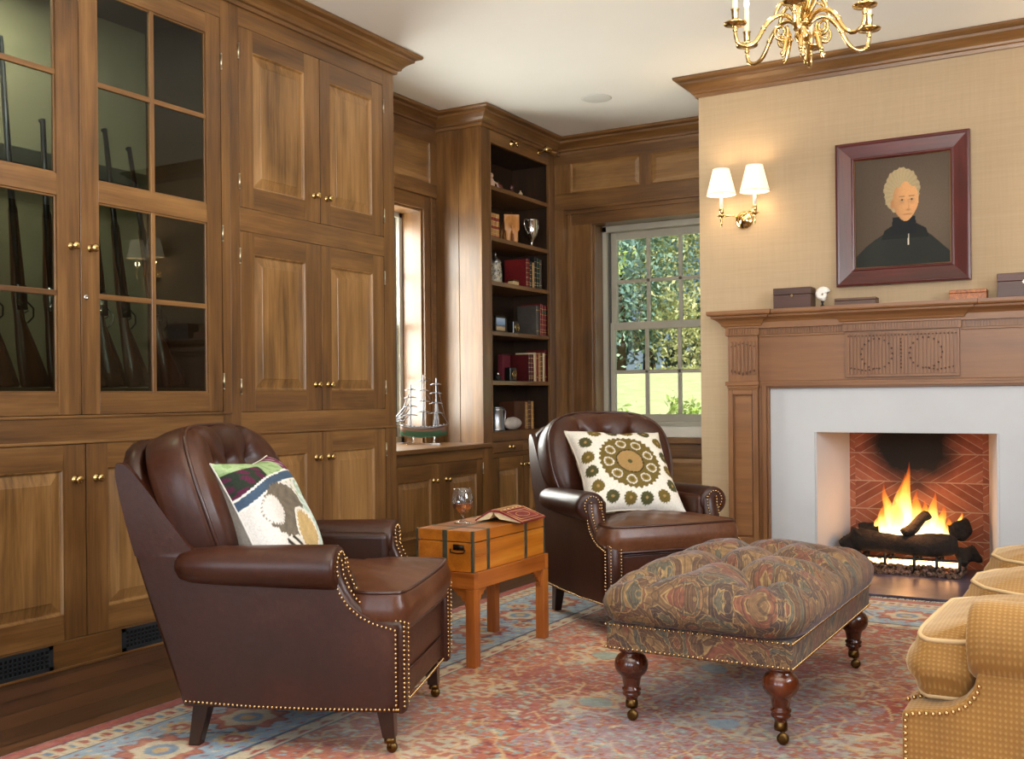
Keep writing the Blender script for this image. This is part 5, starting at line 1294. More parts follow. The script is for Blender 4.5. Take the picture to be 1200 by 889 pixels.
wbox(-.553,-.30,6.05,6.165,MZ,.125,('#2a150f','#47251a','#5f3526'),'wooden_box','reddish brown wooden box at the right edge of the photo on the mantel','box',keymat=white_paint)
fg=empty('shell_figurine',(-1.472,6.09,MZ),'small white seashell ornament on a black stand beside the dark box','figurine')
m=MB(); m.smooth=True; m.lathe([(.014,0),(.014,.006),(.006,.010),(.005,.022),(.010,.030),(.007,.034)],(-1.472,6.09,MZ),14); m.build('stand',black,fg)
m=MB(); m.smooth=True
pts=[]; rad=[]
for k in range(30):
    t=k/29; a=t*2*PI*1.6+.3; r=.030*(1-t*.80); pts.append((-1.472+r*math.cos(a),6.09-.012*t,MZ+.072+r*math.sin(a))); rad.append(.020*(1-t*.72))
m.tube(pts,rad,10); m.ball((-1.468,6.09,MZ+.050),.018,10,6); m.build('shell',plain('white_porcelain','#eeeae2',.3,var=.05),fg)

# ------------------------------------------------------------------ chandelier
CH=Vector((-.985,3.82,0))
cd=empty('chandelier',(CH.x,CH.y,2.27),'polished brass chandelier with scrolled candle arms hanging from the ceiling','chandelier')
m=MB(); m.smooth=True
m.lathe([(.0001,-.075),(.008,-.07),(.012,-.060),(.006,-.052),(.010,-.045),(.016,-.036),(.010,-.026),(.022,-.014),(.030,.0),(.028,.015),(.014,.028),(.020,.038),(.030,.045),(.030,.055),(.016,.065),(.022,.085),(.034,.105),(.046,.13),(.050,.16),(.040,.185),(.018,.20),(.014,.22),(.022,.235),(.014,.25),(.010,.30),(.018,.33),(.008,.36),(.005,.38)],(CH.x,CH.y,2.345),24)
for k in range(10):
    a=2*PI*k/10; m.tube([(CH.x+r*math.cos(a),CH.y+r*math.sin(a),2.345+z) for r,z in ((.018,.07),(.034,.10),(.050,.135),(.053,.165),(.046,.19))],[.004,.007,.009,.007,.003],6)
m.build('baluster',brass,cd)
m=MB(); m.smooth=True
for k in range(10):
    z=2.735+k*.024; 
    m.tube([(CH.x+(.007*math.cos(a) if k%2 else 0),CH.y+(0 if k%2 else .007*math.cos(a)),z+.014*math.sin(a)) for a in [2*PI*j/12 for j in range(12)]],.002,5,True)
m.lathe([(.004,0),(.012,-.0),(.05,.022),(.058,.034),(.058,.040)],(CH.x,CH.y,2.96),24); m.build('chain_and_canopy',brass,cd)
def arm_parts():
    m=MB(); m.smooth=True
    P1=bez((.022,0,.075),(.06,0,.125),(.105,0,.10),6)+bez((.105,0,.10),(.135,0,.085),(.155,0,.045),6)[1:]+bez((.155,0,.045),(.195,0,-.035),(.245,0,.0),7)[1:]+bez((.245,0,.0),(.257,0,.02),(.256,0,.045),4)[1:]
    N=len(P1); m.tube(P1,[.009-.003*abs(i/N-.3) for i in range(N)],8)
    m.ball((.150,0,.055),.011,8,6); m.ball((.250,0,.006),.008,8,6)
    sp1=[(.085+.030*(1-t*.75)*math.cos(3.6*PI*t+2.4),0,.045+.034*(1-t*.75)*math.sin(3.6*PI*t+2.4)) for t in [i/26 for i in range(27)]]; m.tube(sp1,[.0065-.003*i/26 for i in range(27)],7)
    sp2=[(.045+.036*t+.0,0,.03-.055*t+.02*math.sin(t*5)) for t in [i/10 for i in range(11)]]; m.tube(sp2,[.004+.006*math.sin(PI*i/10) for i in range(11)],7); m.ball((.080,0,-.030),.008,8,6)
    m.tube(bez((.105,0,.10),(.09,.0,.165),(.055,0,.155),6),[.006,.007,.008,.008,.007,.005,.003],7)
    m.lathe([(.0001,.034),(.006,.035),(.010,.048),(.006,.056),(.014,.062),(.040,.066),(.042,.071),(.038,.073),(.012,.072),(.009,.080),(.012,.088),(.013,.118),(.016,.121),(.010,.122)],(.256,0,0),20)
    return m
am=arm_parts(); a0=am.build('candle_arm',brass,cd,world=False)
cm=MB(); cm.smooth=True; cm.lathe([(.0095,.0),(.0095,.085),(.003,.09)],(.256,0,.118),12); c0=cm.build('candle',plain('ivory_candle','#ece0bf',.5),a0,world=False)
bm2=MB(); bm2.smooth=True; bm2.lathe([(.006,0),(.011,.02),(.007,.045),(.0005,.062)],(.256,0,.207),12); b0=bm2.build('bulb',emis('candle_bulb','#ffe2b0',3.),c0,world=False)
for k in range(6):
    o=a0 if k==0 else a0.copy()
    if k: COL.objects.link(o); c=c0.copy(); COL.objects.link(c); c.parent=o; b=b0.copy(); COL.objects.link(b); b.parent=c
    o.location=(0,0,.045); o.rotation_euler=(0,0,R(30.2+8)+k*PI/3)

# ceiling speaker
o=MB(); o.smooth=True; o.lathe([(.0001,-.006),(.085,-.006),(.095,-.004),(.1,-.0005),(.0001,-.0004)],(-2.952,6.21,ZC),36)
sp=o.build('ceiling_speaker',plain('speaker_grille','#cfcdc6',.7)); tag(sp,'round flat grille set in the ceiling in front of the bookcase','speaker')

# ------------------------------------------------------------------ bookcase contents
bcol={k:leather('book_'+k,*v,.42) for k,v in dict(red=('#4a0f12','#6e1a1c','#8a2a28'),maroon=('#30090c','#4a1114','#5f1c1d'),tan=('#8a6238','#a9804e','#c29c68'),brown=('#3a2012','#54301c','#6e4429'),black=('#0f0f10','#1b1c1d','#2a2b2b'),green=('#16251d','#22382c','#30493b'),cream=('#a99672','#c2b08a','#d6c7a2'),grey=('#3a3430','#4c4640','#5f5850')).items()}
tgt_gilt=plain('book_gilt_band','#c9a464',.35,.7); red_lbl=plain('red_spine_label','#7a1d1d',.5); grn_lbl=plain('green_spine_label','#2f4a35',.5)
def book(y0,w,h,z,depth,mat,label,group,bands='g',lean=0,x1=XB-.045):
    """spine faces +X"""
    xs0=x1-depth; r=empty('book',((xs0+x1)/2,y0+w/2,z+.0005),label,'book',group)
    m=MB(); z+=.0005; c=.003
    m.box(xs0,x1-.004,y0,y0+c,z,z+h); m.box(xs0,x1-.004,y0+w-c,y0+w,z,z+h)
    N=8; arc=[(x1-.004+.006*math.sin(PI*k/N),y0+w*(1-math.cos(PI*k/N))/2) for k in range(N+1)]; inner=[(x1-.006,y0+w),(x1-.006,y0)]
    m.rings([[(x,y,zz) for x,y in arc+inner] for zz in (z,z+h)]); m.build('cover',mat,r)
    m=MB(); m.box(xs0+.004,x1-.006,y0+c+.0002,y0+w-c-.0002,z+.004,z+h-.004); m.build('pages',pages,r)
    if bands:
        m=MB(); 
        for t in ((.12,.2,.36,.52,.68,.86) if bands!='s' else (.15,.85)):
            a=[(x1-.004+.0078*math.sin(PI*k/N),y0+w*(1-math.cos(PI*k/N))/2) for k in range(N+1)]; q=z+h*t
            m.rings([[(x,y,zz) for x,y in a+inner] for zz in (q-.0016,q+.0016)])
        m.build('spine_band',tgt_gilt,r)
        if bands in ('r','n'):
            m=MB(); a=[(x1-.004+.0070*math.sin(PI*k/N),y0+w*(1-math.cos(PI*k/N))/2) for k in range(N+1)]
            for t0,t1 in (((.71,.83),(.39,.49),(.06,.11)) if bands=='r' else ((.72,.82),)): m.rings([[(x,y,zz) for x,y in a+inner] for zz in (z+h*t0,z+h*t1)])
            m.build('spine_label',red_lbl if bands=='r' else grn_lbl,r)
    return r
S=[z+.0 for z in SH]
# shelf 5 (second from top): matched tan and red set
for i in range(4): book(6.185+i*.040,.038,.175,S[4],.15,bcol['tan'],['leftmost of the four matching tan and red banded books left of the carved animal','second from left of the matching tan and red banded books','third from left of the matching tan and red banded books','matching tan and red banded book right beside the carved animal'][i],'matched tan and red banded books','r',x1=XB-.05)
# shelf 4
y=6.72
for w,h,mt,lb,bd in ((.05,.215,'red','thick red leather book left of the black ones on the stein\'s shelf','g'),(.03,.20,'black','narrow black book beside the thick red one on the stein\'s shelf','g'),(.028,.195,'tan','tan spined book between black ones on the stein\'s shelf','s'),(.035,.24,'black','tall black book right of the tan one on the stein\'s shelf','g'),(.032,.235,'green','tall dark green book on the stein\'s shelf','g'),(.034,.23,'grey','dark grey book at the right end of the stein\'s shelf','s')):
    book(y,w-.002,h,S[3],.19 if mt=='red' else .16,bcol[mt],lb,'books beside the stein',bd); y+=w+.006
# shelf 3
y=6.87
for w,h,mt,lb,bd in ((.055,.225,'grey','dull dark grey book left of the red and green set','s'),(.028,.24,'red','slim red book at the left of the red and green set','g'),(.036,.235,'red','first wide red book with green label below the black books','n'),(.036,.235,'red','last wide red book with green label at the shelf\'s right end','n')):
    book(y,w-.002,h,S[2],.17,bcol[mt],lb,'dark and red books on the third shelf up',bd); y+=w+.004
# shelf 2
y=6.745
for k,(w,h,mt,bd) in enumerate(((.034,.20,'maroon','g'),(.034,.20,'maroon','g'),(.036,.215,'cream','s'),(.030,.205,'red','s'),(.028,.215,'tan','g'),(.030,.22,'brown','g'),(.030,.215,'cream','s'),(.036,.24,'red','s'))):
    lb=['leftmost maroon gilt banded book beside the black clock','second maroon gilt banded book beside the cream one','wide cream book in the middle of the clock\'s shelf','slim red book right of the wide cream one on the clock\'s shelf','slim tan book on the clock\'s shelf','brown gilt banded book on the clock\'s shelf','narrow cream book beside the last red one on the clock\'s shelf','tallest bright red book at the right end of the clock\'s shelf'][k]
    book(y,w-.002,h,S[1],.16,bcol[mt],lb,'books on the clock\'s shelf',bd); y+=w+.004
# shelf 1 (lowest)
y=6.60
for w,h,mt,lb,bd in ((.16,.205,'brown','very thick brown volume behind the white stone on the lowest shelf',''),(.03,.20,'tan','slim tan book right of the thick brown volume on the lowest shelf','g'),(.035,.21,'brown','brown gilt banded book near the right of the lowest shelf','g'),(.03,.205,'tan','last slim tan book on the lowest shelf','g')):
    book(y,w-.002,h,S[0],.13,bcol[mt],lb,'books on the lowest open shelf',bd,x1=XB-.09); y+=w+.012
# top shelf ornaments
tx=XB-.10
t=empty('figurine',(tx,6.31,S[5]),'cream and rust porcelain figurine at the left of the top shelf','figurine')
m=MB(); m.smooth=True; z=S[5]+.0005; m.lathe([(.03,0),(.032,.006),(.028,.012),(.03,.04),(.022,.07),(.012,.085)],(tx,6.31,z),16); m.ball((tx,6.31,z+.10),.020,12,8); m.tube([(tx+.01,6.33,z+.06),(tx+.03,6.35,z+.045),(tx+.02,6.37,z+.02)],.007,8); m.build('body',plain('figurine_glaze','#b89a86',.3,var=.35,vs=25),t)
t=empty('round_pot',(tx,6.40,S[5]),'small round dark red pot with lid beside the porcelain figurine','pot')
m=MB(); m.smooth=True; m.lathe([(.018,0),(.036,.012),(.042,.035),(.032,.056),(.018,.06)],(tx,6.40,z),18); m.build('bowl',plain('oxblood_glaze','#5a2a24',.2,coat=.4),t)
m=MB(); m.smooth=True; m.lathe([(.02,.0605),(.018,.068),(.006,.072),(.008,.08),(.0001,.086)],(tx,6.40,z),14); m.build('lid',brass_dull,t)
t=empty('candlestick',(tx,6.60,S[5]),'small dark round-topped candlestick in the middle of the top shelf','candlestick')
m=MB(); m.smooth=True; m.lathe([(.028,0),(.028,.006),(.008,.014),(.006,.035),(.016,.045),(.022,.062),(.016,.08),(.004,.086)],(tx,6.60,z),16); m.build('body',plain('dark_plum_glaze','#4a2e2c',.25),t)
t=empty('brass_dish',(tx,6.50,S[5]),'low brass dish lying in front of the dark candlestick','dish')
m=MB(); m.smooth=True; m.lathe([(.020,0),(.038,.010),(.042,.014),(.038,.015),(.0001,.006)],(tx+.03,6.50,z),18,cap1=False); m.build('bowl',brass_dull,t)
t=empty('cream_bottle',(tx,6.68,S[5]),'tiny cream bottle at the right of the top shelf ornaments','bottle')
m=MB(); m.smooth=True; m.lathe([(.012,0),(.016,.01),(.016,.03),(.006,.042),(.006,.05)],(tx+.03,6.68,z),12); m.build('body',plain('cream_glaze','#c2a88a',.4),t)
# carved wooden elephant (seen from behind) as one continuous animal
ew=wood('carved_light_wood',2,'#8a5224','#b87a3e','#d29a5c',rough=.45); z=S[4]+.0005
m=MB(); m.smooth=True; ex,ey=XB-.08,6.50
def ell(c,rx,ry,rz,n=16,k=10): m.ball(c,1,n,k,rz,rx,ry)
me=bpy.data.meshes.new('sk'); 
vs=[(0,0,.145),(0,.055,.150),(0,-.055,.140),(0,-.095,.165),(.03,-.125,.150),(.04,-.138,.10),(.045,-.135,.05), (.026,.05,.09),(.028,.052,.0),(-.026,.05,.09),(-.028,.052,.0),(.026,-.05,.09),(.028,-.052,.0),(-.026,-.05,.09),(-.028,-.052,.0),(0,.085,.12),(0,.09,.06)]
es=[(0,1),(0,2),(2,3),(3,4),(4,5),(5,6),(1,7),(7,8),(1,9),(9,10),(2,11),(11,12),(2,13),(13,14),(1,15),(15,16)]
rr={0:.056,1:.052,2:.052,3:.040,4:.020,5:.013,6:.009,7:.022,8:.020,9:.022,10:.020,11:.022,12:.020,13:.022,14:.020,15:.008,16:.005}
me.from_pydata(vs,es,[]); el=bpy.data.objects.new('carved_elephant',me); COL.objects.link(el); el.location=(ex-.02,ey+.08,z); el.rotation_euler=(0,0,R(222)); el.scale=(1,.92,1.02)
sk=el.modifiers.new('skin','SKIN'); 
for i,v in enumerate(me.skin_vertices[0].data): v.radius=(rr[i],rr[i]); v.use_root=(i==0)
sb=el.modifiers.new('s','SUBSURF'); sb.levels=2; sb.render_levels=2; me.materials.append(ew)
tag(el,'carved light wood elephant standing between the banded books and the silver cup','elephant figure')
m=MB(); m.smooth=True
for sx in (-1,1): m.ball((sx*.035,-.085,.165),.030,12,8,1.1,.25,.9)
e_=m.build('ear',ew,el,world=False)
# silver trophy cup
ty=6.86; t=empty('trophy_cup',(XB-.08,ty,S[4]),'tall silver two-handled trophy cup on the shelf below the picture light','trophy'); z=S[4]+.0005; tx=XB-.08
m=MB(); m.smooth=True; m.lathe([(.030,0),(.031,.006),(.012,.014),(.008,.03),(.012,.045),(.022,.062),(.038,.085),(.043,.11),(.045,.175),(.049,.18),(.0425,.178),(.040,.115),(.034,.088),(.0001,.065)],(tx,ty,z),24,cap1=False); m.build('cup',silver,t)
for s in (-1,1):
    m=MB(); m.smooth=True; m.tube([(tx,ty+s*q,z+w) for q,w in ((.044,.16),(.055,.178),(.075,.180),(.092,.165),(.092,.14),(.078,.115),(.055,.095),(.036,.084))],.0045,8); m.build('handle',silver,t)
t.scale=(1.18,1.18,1.18)
# beer stein
ty=6.33; tx=XB-.08; z=S[3]+.0005; t=empty('beer_stein',(tx,ty,S[3]),'grey stoneware beer stein with pewter lid at the left of its shelf','stein')
stm=NM('salt_glaze'); n=stm.noise(stm.coord((1,1,1)),45,4,.6); stm.set(stm.b,Base_Color=stm.ramp(n,[(.38,L('#3a3a3a')),(.47,L('#8d8878')),(.7,L('#b9b2a0'))]),Roughness=.25)
m=MB(); m.smooth=True; m.lathe([(.048,0),(.05,.008),(.046,.014),(.046,.035),(.048,.038),(.044,.10),(.040,.13),(.042,.134),(.041,.142)],(tx,ty,z),22); m.build('body',stm.mat,t)
m=MB(); m.smooth=True; m.lathe([(.043,.1425),(.042,.150),(.030,.168),(.012,.185),(.005,.195),(.008,.203),(.004,.212),(.0005,.224)],(tx,ty,z),18); m.tube([(tx,ty-.04,z+.148),(tx,ty-.058,z+.165),(tx,ty-.055,z+.185)],.004,6); m.build('lid',pewter,t)
m=MB(); m.smooth=True; m.tube([(tx,ty-s,z+h) for s,h in ((.042,.12),(.065,.125),(.078,.10),(.072,.06),(.047,.035))],.007,8); m.build('handle',stm.mat,t)
# little brass box on stein shelf
t=empty('trinket_box',(XB-.05,6.53,S[3]),'small cream and gold trinket box in front of the thick red book','box'); z=S[3]+.0005
m=MB(); m.box(XB-.075,XB-.025,6.49,6.57,z,z+.028); m.build('box_body',plain('trinket_cream','#b89f78',.4,var=.2,vs=60),t,bevel=.004); m=MB(); m.box(XB-.077,XB-.023,6.488,6.572,z+.029,z+.040); m.build('lid',brass_dull,t,bevel=.004)
# framed photo on shelf 3
t=empty('small_photo_frame',(XB-.06,6.37,S[2]),'small framed seaside picture standing at the left of a shelf','photo frame'); z=S[2]+.0005
m=MB(TX(XB-.06)); a,b,c,d=6.29,6.45,z,z+.115; m.box(a,a+.012,c,d,-.012,0); m.box(b-.012,b,c,d,-.012,0); m.box(a,b,c,c+.012,-.012,0); m.box(a,b,d-.012,d,-.012,0); m.box(a,b,c,d,-.014,-.012); m.build('frame',plain('dark_bronze_frame','#30261d',.35,.4),t)
pm=NM('seaside_picture'); tc=pm.n('ShaderNodeTexCoord'); s_=pm.n('ShaderNodeSeparateXYZ'); pm.nt.links.new(tc.outputs['Generated'],s_.inputs[0]); pm.set(pm.b,Base_Color=pm.ramp(pm.math('ADD',s_.outputs[2],pm.math('MULTIPLY',pm.noise(pm.coord((1,1,1)),40,3),.2)),[(0,L('#8a6e48')),(.35,L('#b9a07c')),(.5,L('#3d4c5c')),(.62,L('#7f9cc0')),(1,L('#a8bcd4'))]),Roughness=.3)
m=MB(TX(XB-.06)); m.box(a+.012,b-.012,c+.012,d-.012,-.0119,-.008); m.build('picture',pm.mat,t)
# round mantel clocks
def clock(y,zs,label,w=.09,h=.10,x=XB-.075,col='#14110f'):
    t=empty('small_clock',(x,y,zs),label,'clock','small black clocks'); z=zs+.0005; m=MB(); m.box(x-.05,x,y-w/2,y+w/2,z,z+h); m.build('case',plain('clock_case_'+label[:5],col,.3,coat=.5),t,bevel=.008,seg=3)
    m=MB(); m.smooth=True; m.lathe([(.0001,.0005),(.026,.0005),(.026,.004),(.0001,.005)],(x,y,z+h*.5),22,axis=0); m.build('dial',plain('clock_dial_'+label[:5],'#6e5c3c',.3,.4),t)
    m=MB(); m.smooth=True; m.tube([(x+.005,y+.028*math.cos(2*PI*k/24),z+h*.5+.028*math.sin(2*PI*k/24)) for k in range(24)],.003,6,True); m.build('bezel',brass,t)
clock(6.61,S[2],'round dark clock in the middle of the third shelf up, left of the grey book',.085,.095)
clock(6.565,S[1],'black square clock standing under the red case on the second shelf up',.095,.10)
t=empty('red_case',(XB-.13,6.56,S[1]),'dark crimson case standing behind the black clock','case'); z=S[1]+.0005; m=MB(); m.box(XB-.17,XB-.128,6.50,6.612,z,z+.19); m.build('case_body',plain('crimson_cloth','#5c0f22',.7,var=.1),t,bevel=.004)
m=MB(); m.box(XB-.174,XB-.126,6.498,6.6125,z+.1905,z+.199); m.build('lid',plain('crimson_lid','#4a0c1b',.7),t,bevel=.003)
# small silver spectacles-like ornament: ashtray with ball
t=empty('inkwell',(XB-.07,6.33,S[1]),'small dark silver-capped inkwell at the left of the clock\'s shelf','inkwell'); z=S[1]+.0005; m=MB(); m.smooth=True; m.lathe([(.05,0),(.052,.006),(.03,.009),(.022,.012),(.022,.034),(.014,.038)],(XB-.07,6.33,z),18); m.build('base',black,t); m=MB(); m.smooth=True; m.ball((XB-.07,6.33,z+.048),.014,12,8); m.build('cap',silver,t)
# tankard
ty=6.33; tx=XB-.085; z=S[0]+.0005; t=empty('pewter_tankard',(tx,ty,S[0]),'tall pewter tankard at the left of the lowest open shelf','tankard')
m=MB(); m.smooth=True; m.lathe([(.062,0),(.063,.01),(.058,.018),(.050,.14),(.052,.145),(.051,.160),(.046,.160),(.046,.02),(.0001,.015)],(tx,ty,z),26,cap1=False); m.build('body',pewter,t)
m=MB(); m.smooth=True; m.lathe([(.053,.161),(.050,.168),(.025,.176),(.0001,.179)],(tx,ty,z),24); m.build('lid',pewter,t)
m=MB(); m.smooth=True; m.tube([(tx+q*.3,ty+q,z+h) for q,h in ((.048,.15),(.07,.155),(.085,.135),(.082,.09),(.065,.05),(.054,.035))],.006,8); m.build('handle',pewter,t)
m=MB(); m.smooth=True; rs=[]
for t_,rz,ry in ((0,.005,.004),(.08,.03,.02),(.3,.045,.036),(.55,.048,.040),(.8,.034,.030),(.95,.016,.014),(1,.004,.004)):
    rs.append([(XB-.075+ry*math.cos(2*PI*k/16),6.43+.235*t_,S[0]+.047+rz*math.sin(2*PI*k/16)*(1 if math.sin(2*PI*k/16)>0 else .95)) for k in range(16)])
m.rings(rs); o=m.build('white_stone',plain('pale_rough_stone','#b9b0a8',.7,var=.12,vs=30,bump=.3)); tag(o,'pale smooth oblong stone beside the pewter tankard','stone')
# brass picture light + small round fitting on the bookcase header
t=empty('picture_light',(XB,6.86,2.87),'brass picture light mounted on the bookcase header','picture light')
m=MB(); m.smooth=True; m.lathe([(.0001,0),(.024,0),(.022,.006),(.008,.010),(.0001,.011)],(XB+.0005,6.84,2.862),16,axis=0); m.tube([(XB+.008,6.84,2.862),(XB+.05,6.84,2.872),(XB+.095,6.84,2.868)],.0055,8); m.build('arm',brass,t)
m=MB(); m.smooth=True; m.tube([(XB+.10,6.75,2.862),(XB+.10,6.755,2.862),(XB+.10,6.955,2.862),(XB+.10,6.96,2.862)],[.012,.021,.021,.012],14); m.build('lamp_shade',brass,t)
t=empty('picture_light',(XB,6.43,2.84),'round brass fitting on the bookcase header left of the picture light','light fitting')
m=MB(); m.smooth=True; m.lathe([(.0001,0),(.026,0),(.024,.006),(.010,.010),(.008,.03),(.014,.036),(.014,.05),(.0001,.054)],(XB+.0005,6.43,2.845),18,axis=0); m.build('backplate',brass,t); t.name='round_light_fitting'
m=MB(); m.smooth=True; m.tube([(XB+.045,6.43,2.845),(XB+.05,6.44,2.815)],.006,8); m.build('stem',brass,t)

# ------------------------------------------------------------------ model sailing ship
SX,SY,SZ=-3.97,5.66,.7355
sh=empty('model_ship',(SX,SY,SZ),'silver-rigged model sailing ship with green hull on the window countertop','model ship')
sh.rotation_euler=(0,0,R(28))   # local +x = bow ... built along local x
silv=plain('aged_silver_rigging','#8f9096',.3,.9,var=.2,vs=60)
m=MB(); m.smooth=True; m.mi=0
Ls=.155
def hull_ring(t):
    x=-Ls+2*Ls*t; w=.030*math.sin(PI*min(1,max(0.02,t*.93+.04)))**.55; top=.105+.020*(2*t-1)**2; bot=.045+.02*abs(2*t-1)**3
    return [(x+(.02 if s==0 else 0)*0,w*math.sin(a),top-(top-bot)*math.cos(a)) if abs(a)<=PI/2 else (x,w*math.copysign(1,a),top) for s,a in enumerate([-PI/2+PI*k/10 for k in range(11)])]
rs=[hull_ring(i/16) for i in range(17)]; ids=[[m.pt(p) for p in r] for r in rs]
for a,b in zip(ids,ids[1:]):
    for k in range(10):
        zc=sum(m.v[i][2] for i in (a[k],a[k+1],b[k],b[k+1]))/4; m.mi=0 if zc<.088 else 1; m.face((a[k],a[k+1],b[k+1],b[k]))
    m.mi=2; m.face((a[10],a[0],b[0],b[10]))
m.mi=1; m.face(ids[0]); m.face(ids[-1][::-1])
m.build('hull',[plain('green_hull','#1f4a33',.4,coat=.3),plain('hull_brown','#5a3a28',.5),plain('deck','#3a4048',.6)],sh,world=False)
m=MB(); m.smooth=True
for s in (-1,1): m.tube([(-Ls+2*Ls*t,s*(.032*math.sin(PI*min(1,t*.93+.04))**.55),.112+.020*(2*t-1)**2) for t in [i/14 for i in range(15)]],.0035,6)
for k in range(13):
    for s in (-1,1): t=(k+1)/14; m.ball((-Ls+2*Ls*t,s*.030*math.sin(PI*min(1,t*.93+.04))**.55,.118+.020*(2*t-1)**2),.005,6,4)
m.build('railing',silv,sh,world=False)
masts=[(-.085,.40),(0,.465),(.085,.44)]
for x,h in masts:
    m=MB(); m.smooth=True; m.tube([(x,0,.10),(x,0,h)],[.0035,.0015],6); mm=m.build('mast',silv,sh,world=False)
    y=MB(); y.smooth=True
    for q,f in enumerate((.30,.50,.70,.88)):
        z=.11+(h-.11)*f; w=.066*(1.1-.45*f); y.tube([(x-.0,-w,z-.006),(x+.004,-w*.4,z+.001),(x+.004,w*.4,z+.001),(x,w,z-.006)],[.0022,.004,.004,.0022],6); y.tube([(x-w*.85,0,z-.006),(x-w*.3,.003,z+.001),(x+w*.3,.003,z+.001),(x+w*.7,0,z-.005)],[.0025,.005,.005,.0025],6)
    y.tube([(x,0,.12),(x,0,h-.004)],.0042,6); y.build('yards_and_furled_sails',silv,mm,world=False)
m=MB(); m.smooth=True; m.tube([(-Ls+.005,0,.12),(-Ls-.065,0,.16)],[.004,.002],6)
for z,x in ((.36,-.085),(.30,-.085),(.25,-.085),(.20,-.085)): m.tube([(x,0,z),((x-Ls-.03)/2,.003,(z+.135)/2-.008),(-Ls-.055+.05*(.36-z),0,.155)],[.0018,.005,.0025],6)
m.build('bowsprit_and_jibs',silv,sh,world=False)
m=MB(); m.smooth=False
for x,h in masts:
    for s in (-1,1):
        for k in (-.018,-.006,.006,.018): m.tube([(x+k,s*.030,.115),(x,0,.11+(h-.11)*.70)],.0007,4)
for (x,h),(x2,h2) in zip(masts,masts[1:]): m.tube([(x,0,h-.01),(x2,0,h2-.03)],.0007,4); m.tube([(x,0,h-.1),(x2,0,h2-.2)],.0007,4)
m.tube([(.085,0,.42),(Ls,0,.125)],.0007,4); m.tube([(.085,0,.25),(Ls+.01,0,.135)],.0012,4); m.build('rigging',silv,sh,world=False)
m=MB(); m.box(-.11,.11,-.035,.035,.0,.012); m.smooth=True
for x in (-.07,.07): m.box(x-.006,x+.006,-.012,.012,.0122,.055)
m.build('stand',silver,sh,world=False,bevel=.002)

# ------------------------------------------------------------------ long guns in the display cabinet
gunmetal=plain('blued_steel','#1c2228',.3,.9); stockw=wood('walnut_gunstock',2,'#2a140a','#4a2412','#6b3a1c',rough=.25,coat=.5); chrome=plain('chrome_lock','#b9bcc0',.2,1)
def rifle(y,label,H=1.25,lean=.0,x=-3.80,z0=1.104,tilt=0.0,light=False):
    r=empty('rifle',(x,y,z0),label,'rifle','long guns in the display cabinet')
    r.rotation_euler=(R(tilt),R(-4),0); r.scale=(1.35,1.4,1)
    m=MB(); m.smooth=True
    # stock: butt at the bottom, wrist, forend; ring sections (z, yc, wy, wx)
    rs=[]
    for z,yc,wy,wx in ((0,.035,.055,.016),(.01,.035,.060,.019),(.10,.022,.050,.018),(.20,.008,.034,.016),(.27,-.002,.020,.013),(.31,-.004,.019,.013),(.36,.0,.028,.016),(.46,0,.026,.016),(.60,0,.020,.014),(.72,0,.017,.012),(.74,0,.010,.009)):
        rs.append([(wx*math.cos(2*PI*k/14),yc+wy*math.sin(2*PI*k/14)*.8,z) for k in range(14)])
    m.rings(rs); m.build('stock',stockw,r,world=False)
    m=MB(); m.smooth=True; m.tube([(.008,-.004,.36),(.008,-.006,.60),(.006,-.006,H)],[.011,.010,.008],12); m.tube([(.006,-.006+.0,H-.02),(.006,-.018,H-.015),(.006,-.018,H-.005)],.0025,5); m.build('barrel',gunmetal,r,world=False)
    m=MB(); m.smooth=True; m.tube([(.004,.020,.26),(.004,.040,.285),(.004,.042,.32),(.004,.024,.345)],.003,6); m.tube([(.004,.012,.30),(.004,.026,.31)],.0025,5); m.box(.012,.019,-.016,.014,.31,.41); m.tube([(.018,-.006,.335),(.030,-.022,.325)],.005,6); m.build('lock_and_trigger_guard',chrome if light else gunmetal,r,world=False)
    return r
lab=['long gun nearest the left edge of the photo behind the left glass door','long gun second from the left behind the left glass door','long gun third from the left behind the left glass door, beside the door stile','first long gun behind the right glass door','second long gun behind the right glass door','third long gun behind the right glass door','long gun leaning in the right half of the right glass door']
for i,(y,H_,tl) in enumerate(((2.50,1.30,0),(2.64,1.42,1),(2.77,1.12,-1),(2.93,1.22,0),(3.03,1.20,1.5),(3.16,1.15,3),(3.36,1.10,7))):
    rifle(y,lab[i],H_,tilt=tl,light=i in (2,3,4))
rifle(2.37,'long gun mostly cut off by the left edge of the photo',1.3)

# ------------------------------------------------------------------ shaded lamp in the room behind the camera (reflected in the cabinet glass)

# ------------------------------------------------------------------ outdoors
def leaf_mat(name,a,b,c):
    m=NM(name); oi=m.n('ShaderNodeNewGeometry'); n=m.noise(m.coord((1,1,1)),.8,3)
    s=m.math('ADD',m.math('MULTIPLY',oi.outputs['Random Per Island'],.6),m.math('MULTIPLY',n,.4))
    m.set(m.b,Base_Color=m.ramp(s,[(.2,L(a)),(.5,L(b)),(.8,L(c))]),Roughness=.6)
    t=m.n('ShaderNodeBsdfTranslucent'); t.inputs[0].default_value=L(c); mx=m.n('ShaderNodeMixShader'); mx.inputs[0].default_value=.35
    m.nt.links.new(m.b.outputs[0],mx.inputs[1]); m.nt.links.new(t.outputs[0],mx.inputs[2]); m.nt.links.new(mx.outputs[0],m.out.inputs[0]); return m.mat
lf=[leaf_mat('leaves_yellow_green','#6d7a45','#a9ad76','#dcd9ad'),leaf_mat('leaves_blue_green','#3f6068','#6c8f8f','#a9bfa8'),leaf_mat('leaves_bright','#7a9a45','#b0c870','#dbe4a8')]
